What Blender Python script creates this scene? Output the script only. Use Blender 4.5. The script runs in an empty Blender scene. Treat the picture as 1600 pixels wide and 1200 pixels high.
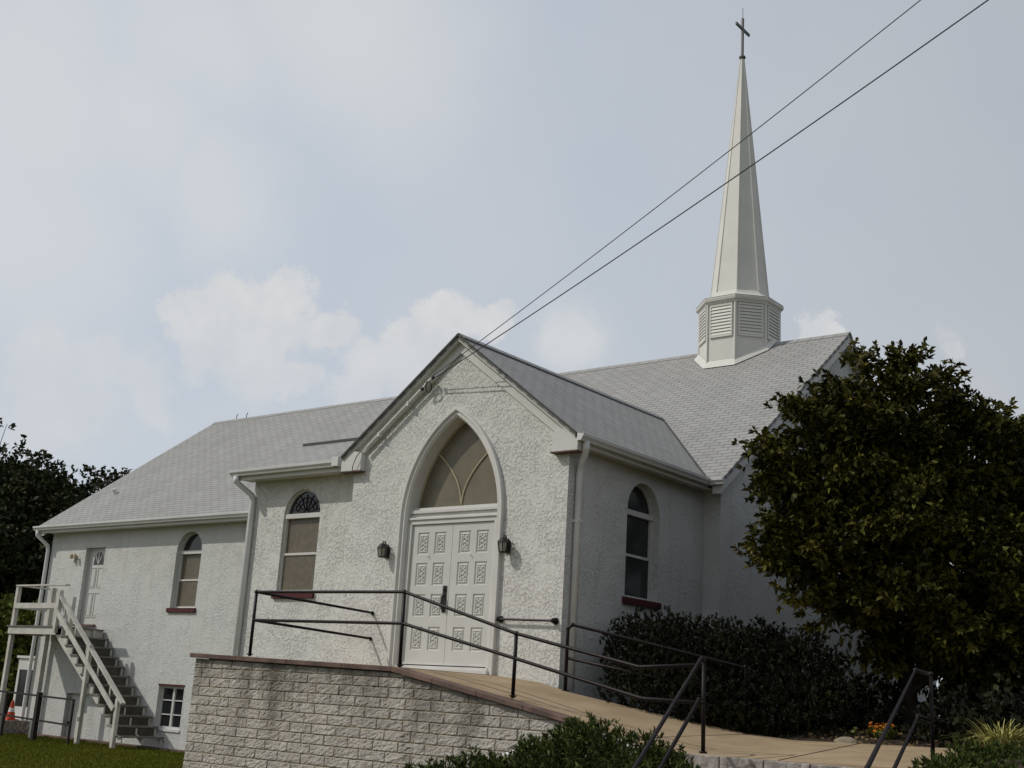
import bpy, bmesh, math, random
import numpy as np
from mathutils import Vector, Matrix, noise as mnoise

R = math.radians
random.seed(7)
rng = np.random.default_rng(7)
S = bpy.context.scene
COL = S.collection

# ------------------------------------------------------------------ camera
cam_d = bpy.data.cameras.new("camera")
cam = bpy.data.objects.new("camera", cam_d)
COL.objects.link(cam)
cam_d.sensor_width = 36.0
cam_d.lens = 1909.3 / 1600 * 36.0
cam_d.clip_start = 0.1
cam_d.clip_end = 3000
yaw, pitch, roll = R(38.63), R(14.62), R(3.47)
fw = Vector((-math.sin(yaw) * math.cos(pitch), math.cos(yaw) * math.cos(pitch), math.sin(pitch)))
rt = Vector((math.cos(yaw), math.sin(yaw), 0))
up = rt.cross(fw)
rt2 = rt * math.cos(roll) + up * math.sin(roll)
up2 = up * math.cos(roll) - rt * math.sin(roll)
CAM = Vector((13.525, -15.490, -0.536))
m = Matrix((rt2, up2, -fw)).transposed().to_4x4()
m.translation = CAM
cam.matrix_world = m
S.camera = cam

# ------------------------------------------------------------------ light
SUN_DIR = Vector((-1.08, -1.0, 1.38)).normalized()      # towards the sun
sun_d = bpy.data.lights.new("sun", 'SUN')
sun_d.energy = 2.1
sun_d.angle = R(0.6)
sun_d.color = (1.0, 0.955, 0.875)
sun = bpy.data.objects.new("sun", sun_d)
COL.objects.link(sun)
sun.rotation_euler = (-SUN_DIR).to_track_quat('-Z', 'Y').to_euler()
sun.location = (-20, -20, 30)

S.view_settings.view_transform = 'Standard'
S.view_settings.look = 'None'
S.view_settings.exposure = 0.0
S.view_settings.gamma = 1.0

# ------------------------------------------------------------------ world
W = bpy.data.worlds.new("World")
S.world = W
W.use_nodes = True
wn, wl = W.node_tree.nodes, W.node_tree.links
wn.clear()

def wnode(t, **kw):
    n = wn.new(t)
    for k, v in kw.items():
        setattr(n, k, v)
    return n

def wmath(op, a, b=None, clamp=False):
    n = wnode('ShaderNodeMath', operation=op, use_clamp=clamp)
    for i, x in enumerate((a, b)):
        if x is None:
            continue
        if isinstance(x, (int, float)):
            n.inputs[i].default_value = x
        else:
            wl.new(x, n.inputs[i])
    return n.outputs[0]

out = wnode('ShaderNodeOutputWorld')
bg = wnode('ShaderNodeBackground')
bg.inputs['Strength'].default_value = 0.1
wl.new(bg.outputs[0], out.inputs[0])
sky = wnode('ShaderNodeTexSky', sky_type='NISHITA')
sky.sun_disc = False
sky.sun_elevation = math.asin(SUN_DIR.z)
sky.sun_rotation = math.atan2(SUN_DIR.x, SUN_DIR.y)
sky.air_density = 1.3
sky.dust_density = 3.0
tc = wnode('ShaderNodeTexCoord')
DIR = tc.outputs['Generated']

def wnoise(scale, detail=5, rough=0.55, vec=DIR):
    n = wnode('ShaderNodeTexNoise')
    n.inputs['Scale'].default_value = scale
    n.inputs['Detail'].default_value = detail
    n.inputs['Roughness'].default_value = rough
    wl.new(vec, n.inputs['Vector'])
    return n

def wmix(fac, a, b):
    n = wnode('ShaderNodeMix', data_type='RGBA')
    for sock, x in ((n.inputs[0], fac), (n.inputs[6], a), (n.inputs[7], b)):
        if isinstance(x, (int, float)):
            sock.default_value = x
        elif isinstance(x, tuple):
            sock.default_value = (*x, 1)
        else:
            wl.new(x, sock)
    return n.outputs[2]

def wwarp(scale, amp):
    n = wnoise(scale, 9, 0.68)
    sub = wnode('ShaderNodeVectorMath', operation='SUBTRACT')
    wl.new(n.outputs['Color'], sub.inputs[0])
    sub.inputs[1].default_value = (0.5, 0.5, 0.5)
    sc = wnode('ShaderNodeVectorMath', operation='SCALE')
    wl.new(sub.outputs[0], sc.inputs[0])
    sc.inputs['Scale'].default_value = amp
    ad = wnode('ShaderNodeVectorMath', operation='ADD')
    wl.new(sc.outputs[0], ad.inputs[0])
    wl.new(DIR, ad.inputs[1])
    return ad.outputs[0]

def puffs(vec, blobs, soft):
    acc = None
    for (c, r) in blobs:
        d = wnode('ShaderNodeVectorMath', operation='DISTANCE')
        wl.new(vec, d.inputs[0])
        d.inputs[1].default_value = c
        mr = wnode('ShaderNodeMapRange', interpolation_type='SMOOTHSTEP')
        wl.new(d.outputs['Value'], mr.inputs[0])
        mr.inputs[1].default_value = r * (1 - soft)
        mr.inputs[2].default_value = r
        mr.inputs[3].default_value = 1
        mr.inputs[4].default_value = 0
        acc = mr.outputs[0] if acc is None else wmath('MAXIMUM', acc, mr.outputs[0])
    return acc

warp_f = wwarp(14, 0.085)
warp_s = wwarp(5, 0.12)
haze_lo = wnoise(2.6, 4, 0.5)
hz = wnode('ShaderNodeMapRange')
wl.new(haze_lo.outputs[0], hz.inputs[0])
hz.inputs[1].default_value = 0.35
hz.inputs[2].default_value = 0.68
base = wmix(hz.outputs[0], (5.35, 5.8, 6.55), (6.15, 6.4, 6.7))
sepx = wnode('ShaderNodeSeparateXYZ')
wl.new(DIR, sepx.inputs[0])
azim = wnode('ShaderNodeMapRange', interpolation_type='SMOOTHSTEP')
wl.new(sepx.outputs[0], azim.inputs[0])
azim.inputs[1].default_value = -0.85
azim.inputs[2].default_value = 0.25
azim.inputs[3].default_value = 1.06
azim.inputs[4].default_value = 0.74
base_v = wnode('ShaderNodeVectorMath', operation='SCALE')
wl.new(base, base_v.inputs[0])
wl.new(azim.outputs[0], base_v.inputs['Scale'])
skyc = wmix(0.86, sky.outputs[0], base_v.outputs[0])
veil = puffs(warp_s, [((-.81, .43, .40), .15), ((-.78, .49, .40), .12), ((-.75, .55, .37), .10), ((-.64, .58, .50), .15),
                      ((-.84, .43, .33), .16), ((-.56, .77, .29), .05), ((-.72, .50, .46), .12)], 0.95)
skyc = wmix(wmath('MULTIPLY', veil, 0.5), skyc, (7.1, 7.25, 7.2))
cum_a = puffs(warp_f, [((-.752, .580, .300), .034), ((-.775, .565, .280), .026), ((-.722, .610, .304), .034),
                       ((-.737, .613, .282), .036), ((-.772, .580, .262), .036), ((-.704, .640, .284), .026),
                       ((-.748, .612, .250), .040), ((-.640, .708, .294), .030), ((-.668, .690, .280), .030),
                       ((-.684, .680, .258), .036), ((-.612, .730, .296), .024), ((-.655, .712, .258), .040),
                       ((-.730, .640, .240), .022), ((-.700, .670, .236), .030),
                       ((-.388, .876, .298), .022), ((-.402, .870, .287), .016), ((-.372, .883, .292), .015)], 0.36)
cum_b = puffs(warp_f, [((-.845, .485, .235), .040), ((-.825, .522, .236), .030), ((-.805, .545, .222), .032),
                       ((-.845, .500, .200), .055), ((-.560, .775, .290), .030), ((-.30, .90, .28), .02)], 0.5)
lump = wnoise(26, 8, 0.62)
lump2 = wnode('ShaderNodeMapRange')
wl.new(lump.outputs[0], lump2.inputs[0])
lump2.inputs[1].default_value = 0.3
lump2.inputs[2].default_value = 0.7
ccol = wmix(lump2.outputs[0], (6.1, 6.3, 6.5), (7.2, 7.2, 7.12))
# cloud bottoms dissolve into the haze towards the horizon
sepw = wnode('ShaderNodeSeparateXYZ')
wl.new(DIR, sepw.inputs[0])
fade = wnode('ShaderNodeMapRange', interpolation_type='SMOOTHSTEP')
wl.new(sepw.outputs[2], fade.inputs[0])
fade.inputs[1].default_value = 0.20
fade.inputs[2].default_value = 0.30
fade.inputs[3].default_value = 0.35
fade.inputs[4].default_value = 0.85
skyc = wmix(wmath('MULTIPLY', cum_b, 0.45), skyc, ccol)
skyc = wmix(wmath('MULTIPLY', cum_a, fade.outputs[0]), skyc, ccol)
wl.new(skyc, bg.inputs['Color'])

# ------------------------------------------------------------------ materials
MATS = {}

def mat(name, col, rough=0.8, var=0.0, vscale=3.0, bump=0.0, bscale=40.0, bdist=0.01, metallic=0.0, spec=0.3,
        col2=None, island=0.0, detail=4):
    """principled with noise-driven colour variation and bump"""
    mt = bpy.data.materials.new(name)
    mt.use_nodes = True
    n, l = mt.node_tree.nodes, mt.node_tree.links
    b = n['Principled BSDF']
    b.inputs['Roughness'].default_value = rough
    b.inputs['Metallic'].default_value = metallic
    b.inputs['Specular IOR Level'].default_value = spec
    b.inputs['Base Color'].default_value = (*col, 1)
    co = n.new('ShaderNodeTexCoord')
    src = None
    if var or col2:
        no = n.new('ShaderNodeTexNoise')
        no.inputs['Scale'].default_value = vscale
        no.inputs['Detail'].default_value = detail
        no.inputs['Roughness'].default_value = 0.6
        l.new(co.outputs['Object'], no.inputs['Vector'])
        mr = n.new('ShaderNodeMapRange')
        mr.inputs[1].default_value = 0.32
        mr.inputs[2].default_value = 0.68
        l.new(no.outputs[0], mr.inputs[0])
        mx = n.new('ShaderNodeMix')
        mx.data_type = 'RGBA'
        c2 = col2 if col2 else tuple(c * (1 - var) for c in col)
        mx.inputs[6].default_value = (*col, 1)
        mx.inputs[7].default_value = (*c2, 1)
        l.new(mr.outputs[0], mx.inputs[0])
        src = mx.outputs[2]
    if island:
        g = n.new('ShaderNodeNewGeometry')
        hs = n.new('ShaderNodeHueSaturation')
        if src:
            l.new(src, hs.inputs['Color'])
        else:
            hs.inputs['Color'].default_value = (*col, 1)
        m1 = n.new('ShaderNodeMapRange')
        m1.inputs[3].default_value = 1 - island
        m1.inputs[4].default_value = 1 + island
        l.new(g.outputs['Random Per Island'], m1.inputs[0])
        l.new(m1.outputs[0], hs.inputs['Value'])
        src = hs.outputs[0]
    if src:
        l.new(src, b.inputs['Base Color'])
    if bump:
        nb = n.new('ShaderNodeTexNoise')
        nb.inputs['Scale'].default_value = bscale
        nb.inputs['Detail'].default_value = 5
        l.new(co.outputs['Object'], nb.inputs['Vector'])
        bp = n.new('ShaderNodeBump')
        bp.inputs['Strength'].default_value = bump
        bp.inputs['Distance'].default_value = bdist
        l.new(nb.outputs[0], bp.inputs['Height'])
        l.new(bp.outputs[0], b.inputs['Normal'])
    MATS[name] = mt
    return mt

def stucco(name, col, dark, dist=0.03, scale=15.0, strength=0.85):
    mt = bpy.data.materials.new(name)
    mt.use_nodes = True
    n, l = mt.node_tree.nodes, mt.node_tree.links
    b = n['Principled BSDF']
    b.inputs['Roughness'].default_value = 0.85
    b.inputs['Specular IOR Level'].default_value = 0.2
    co = n.new('ShaderNodeTexCoord')
    # trowel dashes: stretched, warped noise ridges
    w = n.new('ShaderNodeTexNoise')
    w.inputs['Scale'].default_value = scale * 0.7
    w.inputs['Detail'].default_value = 3
    l.new(co.outputs['Object'], w.inputs['Vector'])
    mpv = n.new('ShaderNodeMixRGB')
    mpv.blend_type = 'ADD'
    mpv.inputs[0].default_value = 0.09
    l.new(co.outputs['Object'], mpv.inputs[1])
    l.new(w.outputs['Color'], mpv.inputs[2])
    a = n.new('ShaderNodeTexNoise')
    a.inputs['Scale'].default_value = scale
    a.inputs['Detail'].default_value = 5
    a.inputs['Roughness'].default_value = 0.62
    l.new(mpv.outputs[0], a.inputs['Vector'])
    # flattened plateaus with sharp lips
    ramp = n.new('ShaderNodeValToRGB')
    ramp.color_ramp.elements[0].position = 0.38
    ramp.color_ramp.elements[0].color = (0, 0, 0, 1)
    ramp.color_ramp.elements[1].position = 0.56
    ramp.color_ramp.elements[1].color = (1, 1, 1, 1)
    e = ramp.color_ramp.elements.new(0.47)
    e.color = (0.72, 0.72, 0.72, 1)
    l.new(a.outputs[0], ramp.inputs[0])
    ms = n.new('ShaderNodeTexNoise')
    ms.inputs['Scale'].default_value = 2.3
    ms.inputs['Detail'].default_value = 3
    l.new(co.outputs['Object'], ms.inputs['Vector'])
    msr = n.new('ShaderNodeMapRange')
    msr.inputs[1].default_value = 0.35
    msr.inputs[2].default_value = 0.65
    msr.inputs[3].default_value = 0.35
    msr.inputs[4].default_value = 1.0
    l.new(ms.outputs[0], msr.inputs[0])
    rm = n.new('ShaderNodeMath')
    rm.operation = 'MULTIPLY'
    l.new(ramp.outputs[0], rm.inputs[0])
    l.new(msr.outputs[0], rm.inputs[1])
    f = n.new('ShaderNodeTexNoise')
    f.inputs['Scale'].default_value = 60
    f.inputs['Detail'].default_value = 4
    l.new(co.outputs['Object'], f.inputs['Vector'])
    ad = n.new('ShaderNodeMath')
    ad.operation = 'MULTIPLY_ADD'
    l.new(f.outputs[0], ad.inputs[0])
    ad.inputs[1].default_value = 0.35
    l.new(rm.outputs[0], ad.inputs[2])
    bp = n.new('ShaderNodeBump')
    bp.inputs['Strength'].default_value = strength
    bp.inputs['Distance'].default_value = dist
    l.new(ad.outputs[0], bp.inputs['Height'])
    l.new(bp.outputs[0], b.inputs['Normal'])
    # old paint: darker tone in the deepest pits and broad weather stains
    s = n.new('ShaderNodeTexNoise')
    s.inputs['Scale'].default_value = 0.7
    s.inputs['Detail'].default_value = 6
    l.new(co.outputs['Object'], s.inputs['Vector'])
    mr = n.new('ShaderNodeMapRange')
    mr.inputs[1].default_value = 0.45
    mr.inputs[2].default_value = 0.75
    mr.inputs[4].default_value = 0.35
    l.new(s.outputs[0], mr.inputs[0])
    mx = n.new('ShaderNodeMix')
    mx.data_type = 'RGBA'
    mx.inputs[6].default_value = (*col, 1)
    mx.inputs[7].default_value = (*dark, 1)
    l.new(mr.outputs[0], mx.inputs[0])
    # rain streaks run down the wall
    mpn = n.new('ShaderNodeMapping')
    mpn.inputs['Scale'].default_value = (5.0, 5.0, 0.32)
    l.new(co.outputs['Object'], mpn.inputs['Vector'])
    stn = n.new('ShaderNodeTexNoise')
    stn.inputs['Scale'].default_value = 1.0
    stn.inputs['Detail'].default_value = 6
    stn.inputs['Roughness'].default_value = 0.65
    l.new(mpn.outputs[0], stn.inputs['Vector'])
    strk = n.new('ShaderNodeMapRange')
    strk.inputs[1].default_value = 0.54
    strk.inputs[2].default_value = 0.78
    strk.inputs[4].default_value = 0.34
    l.new(stn.outputs[0], strk.inputs[0])
    mxs = n.new('ShaderNodeMix')
    mxs.data_type = 'RGBA'
    l.new(strk.outputs[0], mxs.inputs[0])
    l.new(mx.outputs[2], mxs.inputs[6])
    mxs.inputs[7].default_value = (0.36, 0.34, 0.29, 1)
    pit = n.new('ShaderNodeMapRange')
    pit.inputs[1].default_value = 0.30
    pit.inputs[2].default_value = 0.40
    pit.inputs[3].default_value = 0.35
    pit.inputs[4].default_value = 0.0
    l.new(a.outputs[0], pit.inputs[0])
    mx2 = n.new('ShaderNodeMix')
    mx2.data_type = 'RGBA'
    l.new(mxs.outputs[2], mx2.inputs[6])
    mx2.inputs[7].default_value = (0.24, 0.23, 0.2, 1)
    l.new(pit.outputs[0], mx2.inputs[0])
    l.new(mx2.outputs[2], b.inputs['Base Color'])
    return mt

def shingle(name, c1, c2, joint_shade, course=0.14):
    mt = bpy.data.materials.new(name)
    mt.use_nodes = True
    n, l = mt.node_tree.nodes, mt.node_tree.links
    b = n['Principled BSDF']
    b.inputs['Roughness'].default_value = 0.9
    b.inputs['Specular IOR Level'].default_value = 0.2
    uv = n.new('ShaderNodeUVMap')
    uv.uv_map = 'roof'
    br = n.new('ShaderNodeTexBrick')
    br.offset = 0.5
    br.inputs['Scale'].default_value = 1.0
    br.inputs['Brick Width'].default_value = 0.31
    br.inputs['Row Height'].default_value = course
    br.inputs['Mortar Size'].default_value = 0.012
    br.inputs['Mortar Smooth'].default_value = 0.3
    br.inputs['Color1'].default_value = (*c1, 1)
    br.inputs['Color2'].default_value = (*c2, 1)
    br.inputs['Mortar'].default_value = (*joint_shade, 1)  # dark course lines: lap shadow and tab joints put into the colour
    l.new(uv.outputs[0], br.inputs['Vector'])
    no = n.new('ShaderNodeTexNoise')
    no.inputs['Scale'].default_value = 0.8
    no.inputs['Detail'].default_value = 7
    no.inputs['Roughness'].default_value = 0.7
    l.new(uv.outputs[0], no.inputs['Vector'])
    hs = n.new('ShaderNodeHueSaturation')
    l.new(br.outputs['Color'], hs.inputs['Color'])
    mr = n.new('ShaderNodeMapRange')
    mr.inputs[1].default_value = 0.3
    mr.inputs[2].default_value = 0.7
    mr.inputs[3].default_value = 0.92
    mr.inputs[4].default_value = 1.08
    l.new(no.outputs[0], mr.inputs[0])
    l.new(mr.outputs[0], hs.inputs['Value'])
    l.new(hs.outputs[0], b.inputs['Base Color'])
    rs_ = n.new('ShaderNodeMapping')
    rs_.inputs['Scale'].default_value = (2.6, 0.25, 1)
    l.new(uv.outputs[0], rs_.inputs['Vector'])
    rn_ = n.new('ShaderNodeTexNoise')
    rn_.inputs['Scale'].default_value = 1.0
    rn_.inputs['Detail'].default_value = 6
    l.new(rs_.outputs[0], rn_.inputs['Vector'])
    rr_ = n.new('ShaderNodeMapRange')
    rr_.inputs[1].default_value = 0.35
    rr_.inputs[2].default_value = 0.7
    rr_.inputs[3].default_value = 1.02
    rr_.inputs[4].default_value = 0.95
    l.new(rn_.outputs[0], rr_.inputs[0])
    hs2 = n.new('ShaderNodeHueSaturation')
    l.new(hs.outputs[0], hs2.inputs['Color'])
    l.new(rr_.outputs[0], hs2.inputs['Value'])
    l.new(hs2.outputs[0], b.inputs['Base Color'])
    # each course laps the one below: sawtooth height
    sp = n.new('ShaderNodeSeparateXYZ')
    l.new(uv.outputs[0], sp.inputs[0])
    dv = n.new('ShaderNodeMath')
    dv.operation = 'DIVIDE'
    l.new(sp.outputs[1], dv.inputs[0])
    dv.inputs[1].default_value = course
    fr = n.new('ShaderNodeMath')
    fr.operation = 'FRACT'
    l.new(dv.outputs[0], fr.inputs[0])
    inv = n.new('ShaderNodeMath')
    inv.operation = 'SUBTRACT'
    inv.inputs[0].default_value = 1.0
    l.new(fr.outputs[0], inv.inputs[1])
    sub = n.new('ShaderNodeMath')
    sub.operation = 'SUBTRACT'
    l.new(inv.outputs[0], sub.inputs[0])
    l.new(br.outputs['Fac'], sub.inputs[1])
    gr = n.new('ShaderNodeTexNoise')
    gr.inputs['Scale'].default_value = 90
    l.new(uv.outputs[0], gr.inputs['Vector'])
    ma = n.new('ShaderNodeMath')
    ma.operation = 'MULTIPLY_ADD'
    l.new(gr.outputs[0], ma.inputs[0])
    ma.inputs[1].default_value = 0.5
    l.new(sub.outputs[0], ma.inputs[2])
    bp = n.new('ShaderNodeBump')
    bp.inputs['Strength'].default_value = 0.8
    bp.inputs['Distance'].default_value = 0.012
    l.new(ma.outputs[0], bp.inputs['Height'])
    l.new(bp.outputs[0], b.inputs['Normal'])
    return mt

M_STUCCO = stucco('white_stucco', (0.665, 0.665, 0.63), (0.56, 0.55, 0.505), 0.018, 20.0, 0.85)
M_STUCCO_F = stucco('white_stucco_smooth', (0.61, 0.615, 0.595), (0.53, 0.525, 0.49), 0.017, 20.0, 0.75)
M_TRIM = mat('white_trim_paint', (0.64, 0.635, 0.605), 0.55, var=0.13, vscale=2.2, bump=0.15, bscale=30)
M_DOOR = mat('white_door_paint', (0.58, 0.585, 0.555), 0.5, var=0.08, vscale=3)
M_GUTTER = mat('white_gutter_enamel', (0.68, 0.68, 0.67), 0.45, var=0.14, vscale=1.6)
M_EDGE = mat('dark_roof_edge', (0.10, 0.10, 0.095), 0.9, var=0.3)
M_SHINGLE = shingle('grey_shingle', (0.355, 0.352, 0.34), (0.318, 0.315, 0.305), (0.205, 0.20, 0.195))
M_STEEPLE = mat('steeple_white_metal', (0.66, 0.65, 0.60), 0.5, var=0.1, vscale=1.4)
M_RED = mat('dark_red_paint', (0.085, 0.014, 0.018), 0.6, var=0.25)
M_RAIL = mat('black_pipe_paint', (0.012, 0.007, 0.008), 0.5, spec=0.25, var=0.3, vscale=8, bump=0.15, bscale=60, bdist=0.003)
M_BLACK = mat('black_metal', (0.02, 0.018, 0.017), 0.5)
M_SHADE = mat('brown_window_shade', (0.155, 0.128, 0.085), 0.42, col2=(0.10, 0.088, 0.066), vscale=11, spec=0.5, bump=0.1, bscale=7, bdist=0.02, detail=8)
M_AMBER = mat('amber_church_glass', (0.172, 0.150, 0.095), 0.3, col2=(0.13, 0.118, 0.082), vscale=3.5, spec=0.4, bump=0.1, bscale=5, bdist=0.02, detail=8)
M_DARKGLASS = mat('dark_window_glass', (0.018, 0.02, 0.022), 0.12, spec=0.5, bump=0.04, bscale=3)
M_TAN = mat('tan_tracery', (0.42, 0.36, 0.24), 0.6)
M_BLOCK = mat('split_face_block', (0.51, 0.48, 0.43), 0.95, col2=(0.37, 0.345, 0.305), vscale=2.1, bump=1.0, bscale=30, bdist=0.03, island=0.08, detail=9)
def stain_blocks(mt):
    # soot streaks below the coping: a mask stretched vertically, strongest at the top courses
    n, l = mt.node_tree.nodes, mt.node_tree.links
    b = n['Principled BSDF']
    src = b.inputs['Base Color'].links[0].from_socket
    co = n.new('ShaderNodeTexCoord')
    mp = n.new('ShaderNodeMapping')
    mp.inputs['Scale'].default_value = (1.5, 1.5, 0.42)
    l.new(co.outputs['Object'], mp.inputs['Vector'])
    no = n.new('ShaderNodeTexNoise')
    no.inputs['Scale'].default_value = 1.0
    no.inputs['Detail'].default_value = 8
    no.inputs['Roughness'].default_value = 0.7
    l.new(mp.outputs[0], no.inputs['Vector'])
    sp = n.new('ShaderNodeSeparateXYZ')
    l.new(co.outputs['Object'], sp.inputs[0])
    h = n.new('ShaderNodeMapRange')
    h.inputs[1].default_value = 0.9
    h.inputs[2].default_value = 2.1
    h.inputs[3].default_value = -0.05
    h.inputs[4].default_value = 0.17
    l.new(sp.outputs[2], h.inputs[0])
    ad = n.new('ShaderNodeMath')
    ad.operation = 'ADD'
    l.new(no.outputs[0], ad.inputs[0])
    l.new(h.outputs[0], ad.inputs[1])
    mr = n.new('ShaderNodeMapRange')
    mr.inputs[1].default_value = 0.51
    mr.inputs[2].default_value = 0.74
    mr.inputs[4].default_value = 0.8
    l.new(ad.outputs[0], mr.inputs[0])
    mx = n.new('ShaderNodeMix')
    mx.data_type = 'RGBA'
    l.new(mr.outputs[0], mx.inputs[0])
    l.new(src, mx.inputs[6])
    mx.inputs[7].default_value = (0.085, 0.075, 0.062, 1)
    l.new(mx.outputs[2], b.inputs['Base Color'])
stain_blocks(M_BLOCK)
M_MORTAR = mat('ochre_mortar', (0.33, 0.265, 0.17), 0.95, col2=(0.13, 0.105, 0.08), vscale=1.4)
M_CAP = mat('red_brick_coping', (0.195, 0.13, 0.105), 0.9, col2=(0.075, 0.05, 0.045), vscale=2.4, bump=0.4, bscale=30)
M_CONC = mat('tan_concrete', (0.40, 0.30, 0.19), 0.92, col2=(0.29, 0.215, 0.13), vscale=1.6, bump=0.25, bscale=60, bdist=0.004, detail=7)
M_STONE = mat('pale_step_stone', (0.42, 0.385, 0.36), 0.95, col2=(0.14, 0.115, 0.10), vscale=11, bump=0.6, bscale=35, bdist=0.02)
M_WOODW = mat('white_painted_wood', (0.62, 0.60, 0.55), 0.7, col2=(0.45, 0.43, 0.385), vscale=3.0, bump=0.2, bscale=25)
M_TREAD = mat('weathered_tread', (0.20, 0.19, 0.18), 0.85, col2=(0.13, 0.12, 0.11), vscale=5)
M_RISER = mat('dark_riser', (0.10, 0.094, 0.075), 0.85, col2=(0.06, 0.056, 0.045), vscale=4)  # riser boards toned a darker olive brown than the treads
M_WIRE = mat('black_cable', (0.045, 0.045, 0.05), 0.6)
M_BARK = mat('grey_bark', (0.045, 0.038, 0.03), 0.95, col2=(0.02, 0.017, 0.014), vscale=9, bump=0.7, bscale=18, bdist=0.02)
M_LEAF = mat('glossy_tree_leaf', (0.014, 0.018, 0.004), 0.55, col2=(0.088, 0.080, 0.012), vscale=1.7, island=0.65, spec=0.12)  # pale clusters on near-black: sunlit leaf look put into the colour
M_LEAF_FAR = mat('dark_tree_leaf', (0.018, 0.026, 0.008), 0.7, col2=(0.034, 0.040, 0.010), vscale=0.5, island=0.5, spec=0.2)
M_YELGREEN = mat('yellow_green_leaf', (0.085, 0.11, 0.018), 0.7, col2=(0.12, 0.13, 0.02), vscale=1.0, island=0.4, spec=0.2)
M_JUNIPER = mat('juniper_needle', (0.034, 0.054, 0.011), 0.75, col2=(0.068, 0.086, 0.016), vscale=2.5, island=0.45, spec=0.2)
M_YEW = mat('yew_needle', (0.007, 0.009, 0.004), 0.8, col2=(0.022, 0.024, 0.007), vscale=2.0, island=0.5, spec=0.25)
M_GRASSBLADE = mat('grass_blade', (0.078, 0.108, 0.011), 0.9, col2=(0.125, 0.122, 0.016), vscale=0.6, island=0.35, spec=0.03)
M_LAWN = mat('lawn', (0.058, 0.064, 0.008), 0.95, col2=(0.085, 0.072, 0.011), vscale=0.7, spec=0.03, bump=0.6, bscale=30, bdist=0.03)
M_MULCH = mat('mulch', (0.060, 0.045, 0.030), 0.98, col2=(0.030, 0.022, 0.016), vscale=6, bump=0.9, bscale=25, bdist=0.05)
M_STRIPE = mat('variegated_blade', (0.30, 0.29, 0.06), 0.6, col2=(0.44, 0.41, 0.16), vscale=6, island=0.3)
M_ORANGE = mat('orange_petal', (0.50, 0.115, 0.006), 0.7, col2=(0.58, 0.20, 0.01), vscale=14, island=0.2)
M_CONE = mat('orange_cone', (0.52, 0.055, 0.02), 0.55, var=0.15)
M_WHITE = mat('white_plastic', (0.72, 0.71, 0.70), 0.5, var=0.08)
M_ROCK = mat('pale_rock', (0.32, 0.27, 0.20), 0.95, col2=(0.20, 0.17, 0.13), vscale=8, bump=0.6, bscale=16, bdist=0.03)
M_LITTER = mat('dry_leaf', (0.22, 0.14, 0.06), 0.9, island=0.5)
M_CLEARGLASS = mat('lantern_glass', (0.26, 0.27, 0.22), 0.2, spec=0.5)

# ------------------------------------------------------------------ helpers
def tag(o, label=None, cat=None, group=None, kind=None):
    if label: o['label'] = label
    if cat: o['category'] = cat
    if group: o['group'] = group
    if kind: o['kind'] = kind
    return o

def empty(name, loc, label=None, cat=None, group=None):
    o = bpy.data.objects.new(name, None)
    COL.objects.link(o)
    o.location = loc
    o.empty_display_size = 0.3
    return tag(o, label, cat, group)

def origin_of(parent):
    v = Vector((0, 0, 0))
    while parent is not None:
        v += Vector(parent.location)
        parent = parent.parent
    return v

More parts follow.
